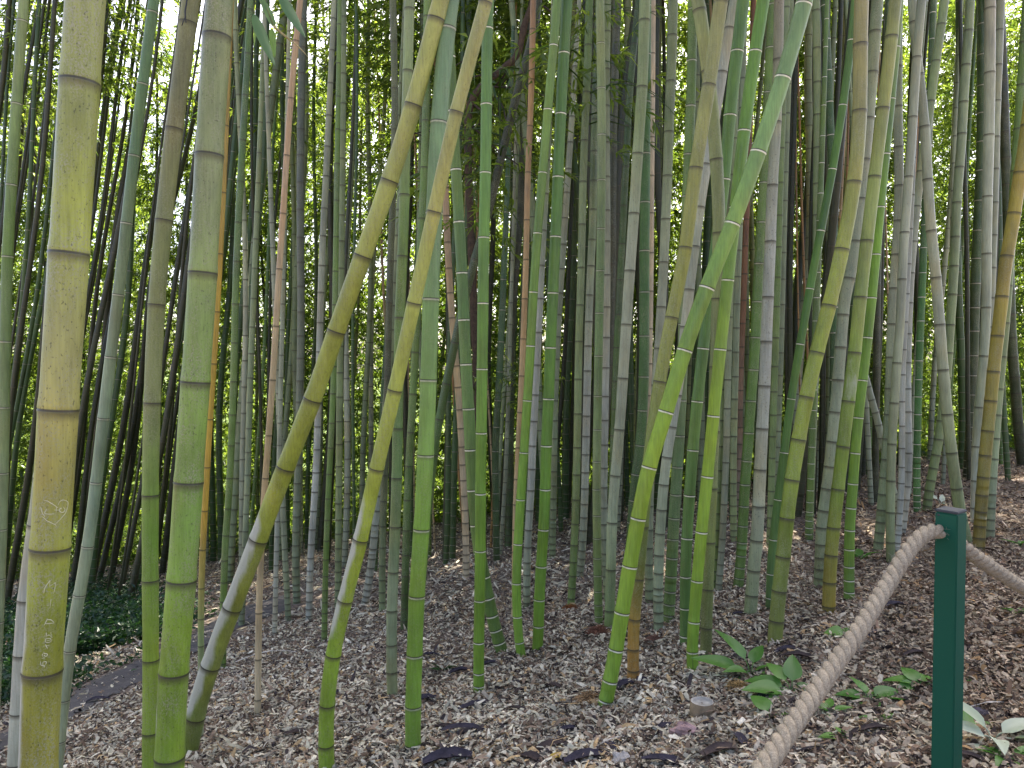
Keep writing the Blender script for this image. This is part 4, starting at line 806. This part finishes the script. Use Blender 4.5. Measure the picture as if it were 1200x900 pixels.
# yellow fallen leaf and pink stone
tag(sheath(655, 890, .075, .045, .1, (.48, .33, .06), .5), 'yellow fallen leaf at the bottom edge below centre', 'leaf')
tag(sheath(660, 824, .06, .02, .2, (.45, .30, .12), .5), 'small tan scrap left of the bright lime leaning culm foot', 'leaf')
def lump(px, py, sx, sy, sz, c, name, label, cat, rough=.2, seed=0, mat=M_BARK):
    o = gp(px, py); n, m = 16, 10; P = []
    rs = np.random.default_rng(seed); ph = rs.uniform(0, 6.28, 6)
    for j in range(m + 1):
        v = math.pi * j / m
        for i in range(n):
            a = 2 * math.pi * i / n; k = 1 + rough * (math.sin(3 * a + ph[0] + 2 * v) * .5 + math.sin(5 * v + ph[1] + 2 * a) * .4 + math.sin(7 * a + ph[2]) * .2)
            P.append((sx * math.sin(v) * math.cos(a) * k, sy * math.sin(v) * math.sin(a) * k, sz * math.cos(v) * k + sz * .4))
    i = np.arange(m)[:, None]; j = np.arange(n)[None]; Fq = np.stack([i * n + j, (i + 1) * n + j, (i + 1) * n + (j + 1) % n, i * n + (j + 1) % n], -1).reshape(-1, 4)
    return tag(obj(name, mesh_np(name, np.array(P), Fq, mat, cat != 'stone', cattrs={'col': np.tile(c, (len(P), 1))}), None, o), label, cat)
lump(802, 862, .055, .035, .035, (.42, .27, .24), 'stone', 'pinkish angular stone on the litter below the cut stump', 'stone', .3, 3)
lump(728, 893, .04, .03, .025, (.42, .38, .33), 'stone', 'pale grey stone at the bottom edge right of the yellow leaf', 'stone', .3, 5)
def tuft(px, py, r, h, c, label, n=260, name='root_tuft'):
    o = gp(px, py); A = Acc()
    for k in range(n):
        a = random.uniform(0, 6.28); q = random.random() ** .5 * r; p0 = np.array([math.cos(a) * q * .3, math.sin(a) * q * .3, h * random.uniform(.2, 1) * (1 - q / r * .5)])
        p1 = np.array([math.cos(a) * q, math.sin(a) * q, h * (1 - q / r) * .9 + .006]) + rng.normal(0, .006, 3); p2 = p1 + np.array([math.cos(a), math.sin(a), -.5]) * r * .25 + rng.normal(0, .008, 3)
        A.add(*tube_np(crom([p0, p1, p2], 3), .0016, 3, cap=False), c=np.array(c) * random.uniform(.5, 1.3))
    tag(obj(name, A.mesh(name, M_BARK), None, o), label, 'root tuft')
tuft(690, 822, .055, .05, (.40, .25, .12), 'tan fibrous tuft left of the bright lime leaning culm foot')
tuft(866, 808, .045, .035, (.42, .27, .10), 'ochre fibrous tuft below the long-leaved seedling')
tuft(703, 742, .07, .05, (.26, .12, .07), 'reddish fibrous tuft left of the pale grey-green culm foot at the centre')
tuft(768, 752, .05, .03, (.24, .13, .09), 'reddish fibrous tuft in front of the pale lilac-grey culm foot')
tuft(669, 714, .05, .03, (.3, .12, .04), 'orange-brown fibrous tuft around the sage culm foot')
# cut stump
o = gp(822, 838); root = empty('bamboo_stump', o); root.scale = (1.15, 1.15, 1.0)
a = np.array([(0, 0, -.03), (0, 0, .01), (.001, 0, .025), (.002, .0, .06)]); V, Fq = tube_np(a, [.044, .043, .045, .042], 24, cap=False); A = Acc(); A.add(V, Fq, (.30, .22, .13)); obj('stump_side', A.mesh('stump_side', M_BARK), root)
A = Acc(); rings = [.042, .036, .034, .004]; zz = [.060, .0605, .053, .052]; V = []; 
for rr, z in zip(rings, zz):
    for i in range(24): V.append((rr * math.cos(i * math.pi / 12) + .002, rr * math.sin(i * math.pi / 12), z + random.uniform(-.0008, .0008)))
i = np.arange(3)[:, None]; j = np.arange(24)[None]; Fq = np.stack([i * 24 + j, i * 24 + (j + 1) % 24, (i + 1) * 24 + (j + 1) % 24, (i + 1) * 24 + j], -1).reshape(-1, 4)
A.add(np.array(V), Fq, (.40, .37, .31)); obj('cut_face', A.mesh('cut_face', M_BARK), root); tag(root, 'short sawn-off bamboo stump with a pale round top below centre right', 'stump')

# ------------------------------------------------------------------ green post
tp = 2.2; ctr = np.array(at(1112, 600, tp)); th = math.atan2(ctr[0], ctr[1])
cdir = np.array([-math.sin(th), -math.cos(th)]); left = np.array([-math.cos(th), math.sin(th)])
ph = R(23); n1 = math.cos(ph) * cdir + math.sin(ph) * left
side = .0610; ztop = at(1112, 596, tp).z; zb = gz(ctr[0], ctr[1]); loc = Vector((ctr[0] + .004, ctr[1], zb))
root = empty('fence_post', loc); root.rotation_euler = (R(-.5), R(.9), math.atan2(n1[1], n1[0]))
import bmesh
def rbox(name, sx, sy, z0, z1, mat, parent, bev, holes=None):
    bm = bmesh.new(); bmesh.ops.create_cube(bm, size=1)
    for v in bm.verts: v.co = Vector((v.co.x * sx, v.co.y * sy, z0 if v.co.z < 0 else z1))
    bmesh.ops.bevel(bm, geom=[e for e in bm.edges], offset=bev, segments=3, affect='EDGES')
    me = bpy.data.meshes.new(name); bm.to_mesh(me); bm.free(); me.materials.append(mat)
    return obj(name, me, parent)
Hp = ztop - zb
rbox('post_shaft', side, side, -.25, Hp - .006, M_PAINT, root, .0035)
rbox('post_cap', side + .001, side + .001, Hp - .0055, Hp + .002, M_BLACK, root, .002)
def disc(name, loc_, r, mat, parent):
    V, Fq = tube_np([(-.004, 0, 0), (.0012, 0, 0), (.0016, 0, 0)], [r, r, r * .8], 14); o = obj(name, mesh_np(name, V, Fq, mat), parent, loc_); return o
disc('bolt', (side / 2, -.020, Hp - .014), .0034, M_BLACK, root)
tag(root, 'dark green square metal post with a black cap that carries the rope', 'post')

# ------------------------------------------------------------------ rope
pl = [(1300, 722, 2.9), (1240, 707, 2.6), (1200, 689, 2.42), (1165, 667, 2.3), (1132, 644, 2.22), (1112, 628, 2.2), (1090, 623, 2.17), (1068, 641, 2.12), (1038, 688, 2.02), (1008, 736, 1.9), (973, 786, 1.78), (932, 845, 1.63), (893, 902, 1.5), (835, 985, 1.34), (735, 1120, 1.12)]
C = crom([at(*p) for p in pl], 14); d = np.linalg.norm(np.diff(C, axis=0), axis=1); S = np.concatenate([[0], np.cumsum(d)]); ns = int(S[-1] / .0035)
s = np.linspace(0, S[-1], ns); C = np.stack([np.interp(s, S, C[:, k]) for k in range(3)], -1)
C[1:-1] += 0; T = np.gradient(C, axis=0); T /= np.linalg.norm(T, axis=1)[:, None]; U = np.cross(T, [0, 0, 1.]); U /= np.linalg.norm(U, axis=1)[:, None]; Wv = np.cross(U, T)
org = np.array(ctr); A = Acc(); Rr = .0205; pitch = .098
for k in range(3):
    a = s / pitch * 2 * np.pi + k * 2 * np.pi / 3
    H_ = C + (np.cos(a)[:, None] * U + np.sin(a)[:, None] * Wv) * Rr * .50
    V, Fq = tube_np(H_, Rr * .56 * (1 + .03 * np.sin(s * 61 + k)), 12); n_ = len(V)
    cc = np.array([(.40, .335, .235)]) * rng.uniform(.85, 1.12, (n_, 1)); A.add(V, Fq, cc)
for k in range(6000):   # loose fibres
    i = random.randint(2, ns - 3); a = random.uniform(0, 6.28); nrm = math.cos(a) * U[i] + math.sin(a) * Wv[i]
    p0 = C[i] + nrm * Rr * random.uniform(.8, .98); dd = nrm * random.uniform(.1, .9) + T[i] * random.uniform(-1, 1) + rng.normal(0, .3, 3); L = random.uniform(.004, .017)
    p1 = p0 + dd * L * .5; p2 = p1 + (dd + rng.normal(0, .6, 3)) * L * .5
    A.add(*tube_np([p0, p1, p2], .00028, 3, cap=False), c=(.46, .40, .32))
V = [v - org for v in A.V]; A.V = V
tag(obj('rope', A.mesh('rope', M_ROPE), None, Vector(org)), 'thick twisted beige hemp rope threaded through the green post', 'rope')
print('back culms', nback)
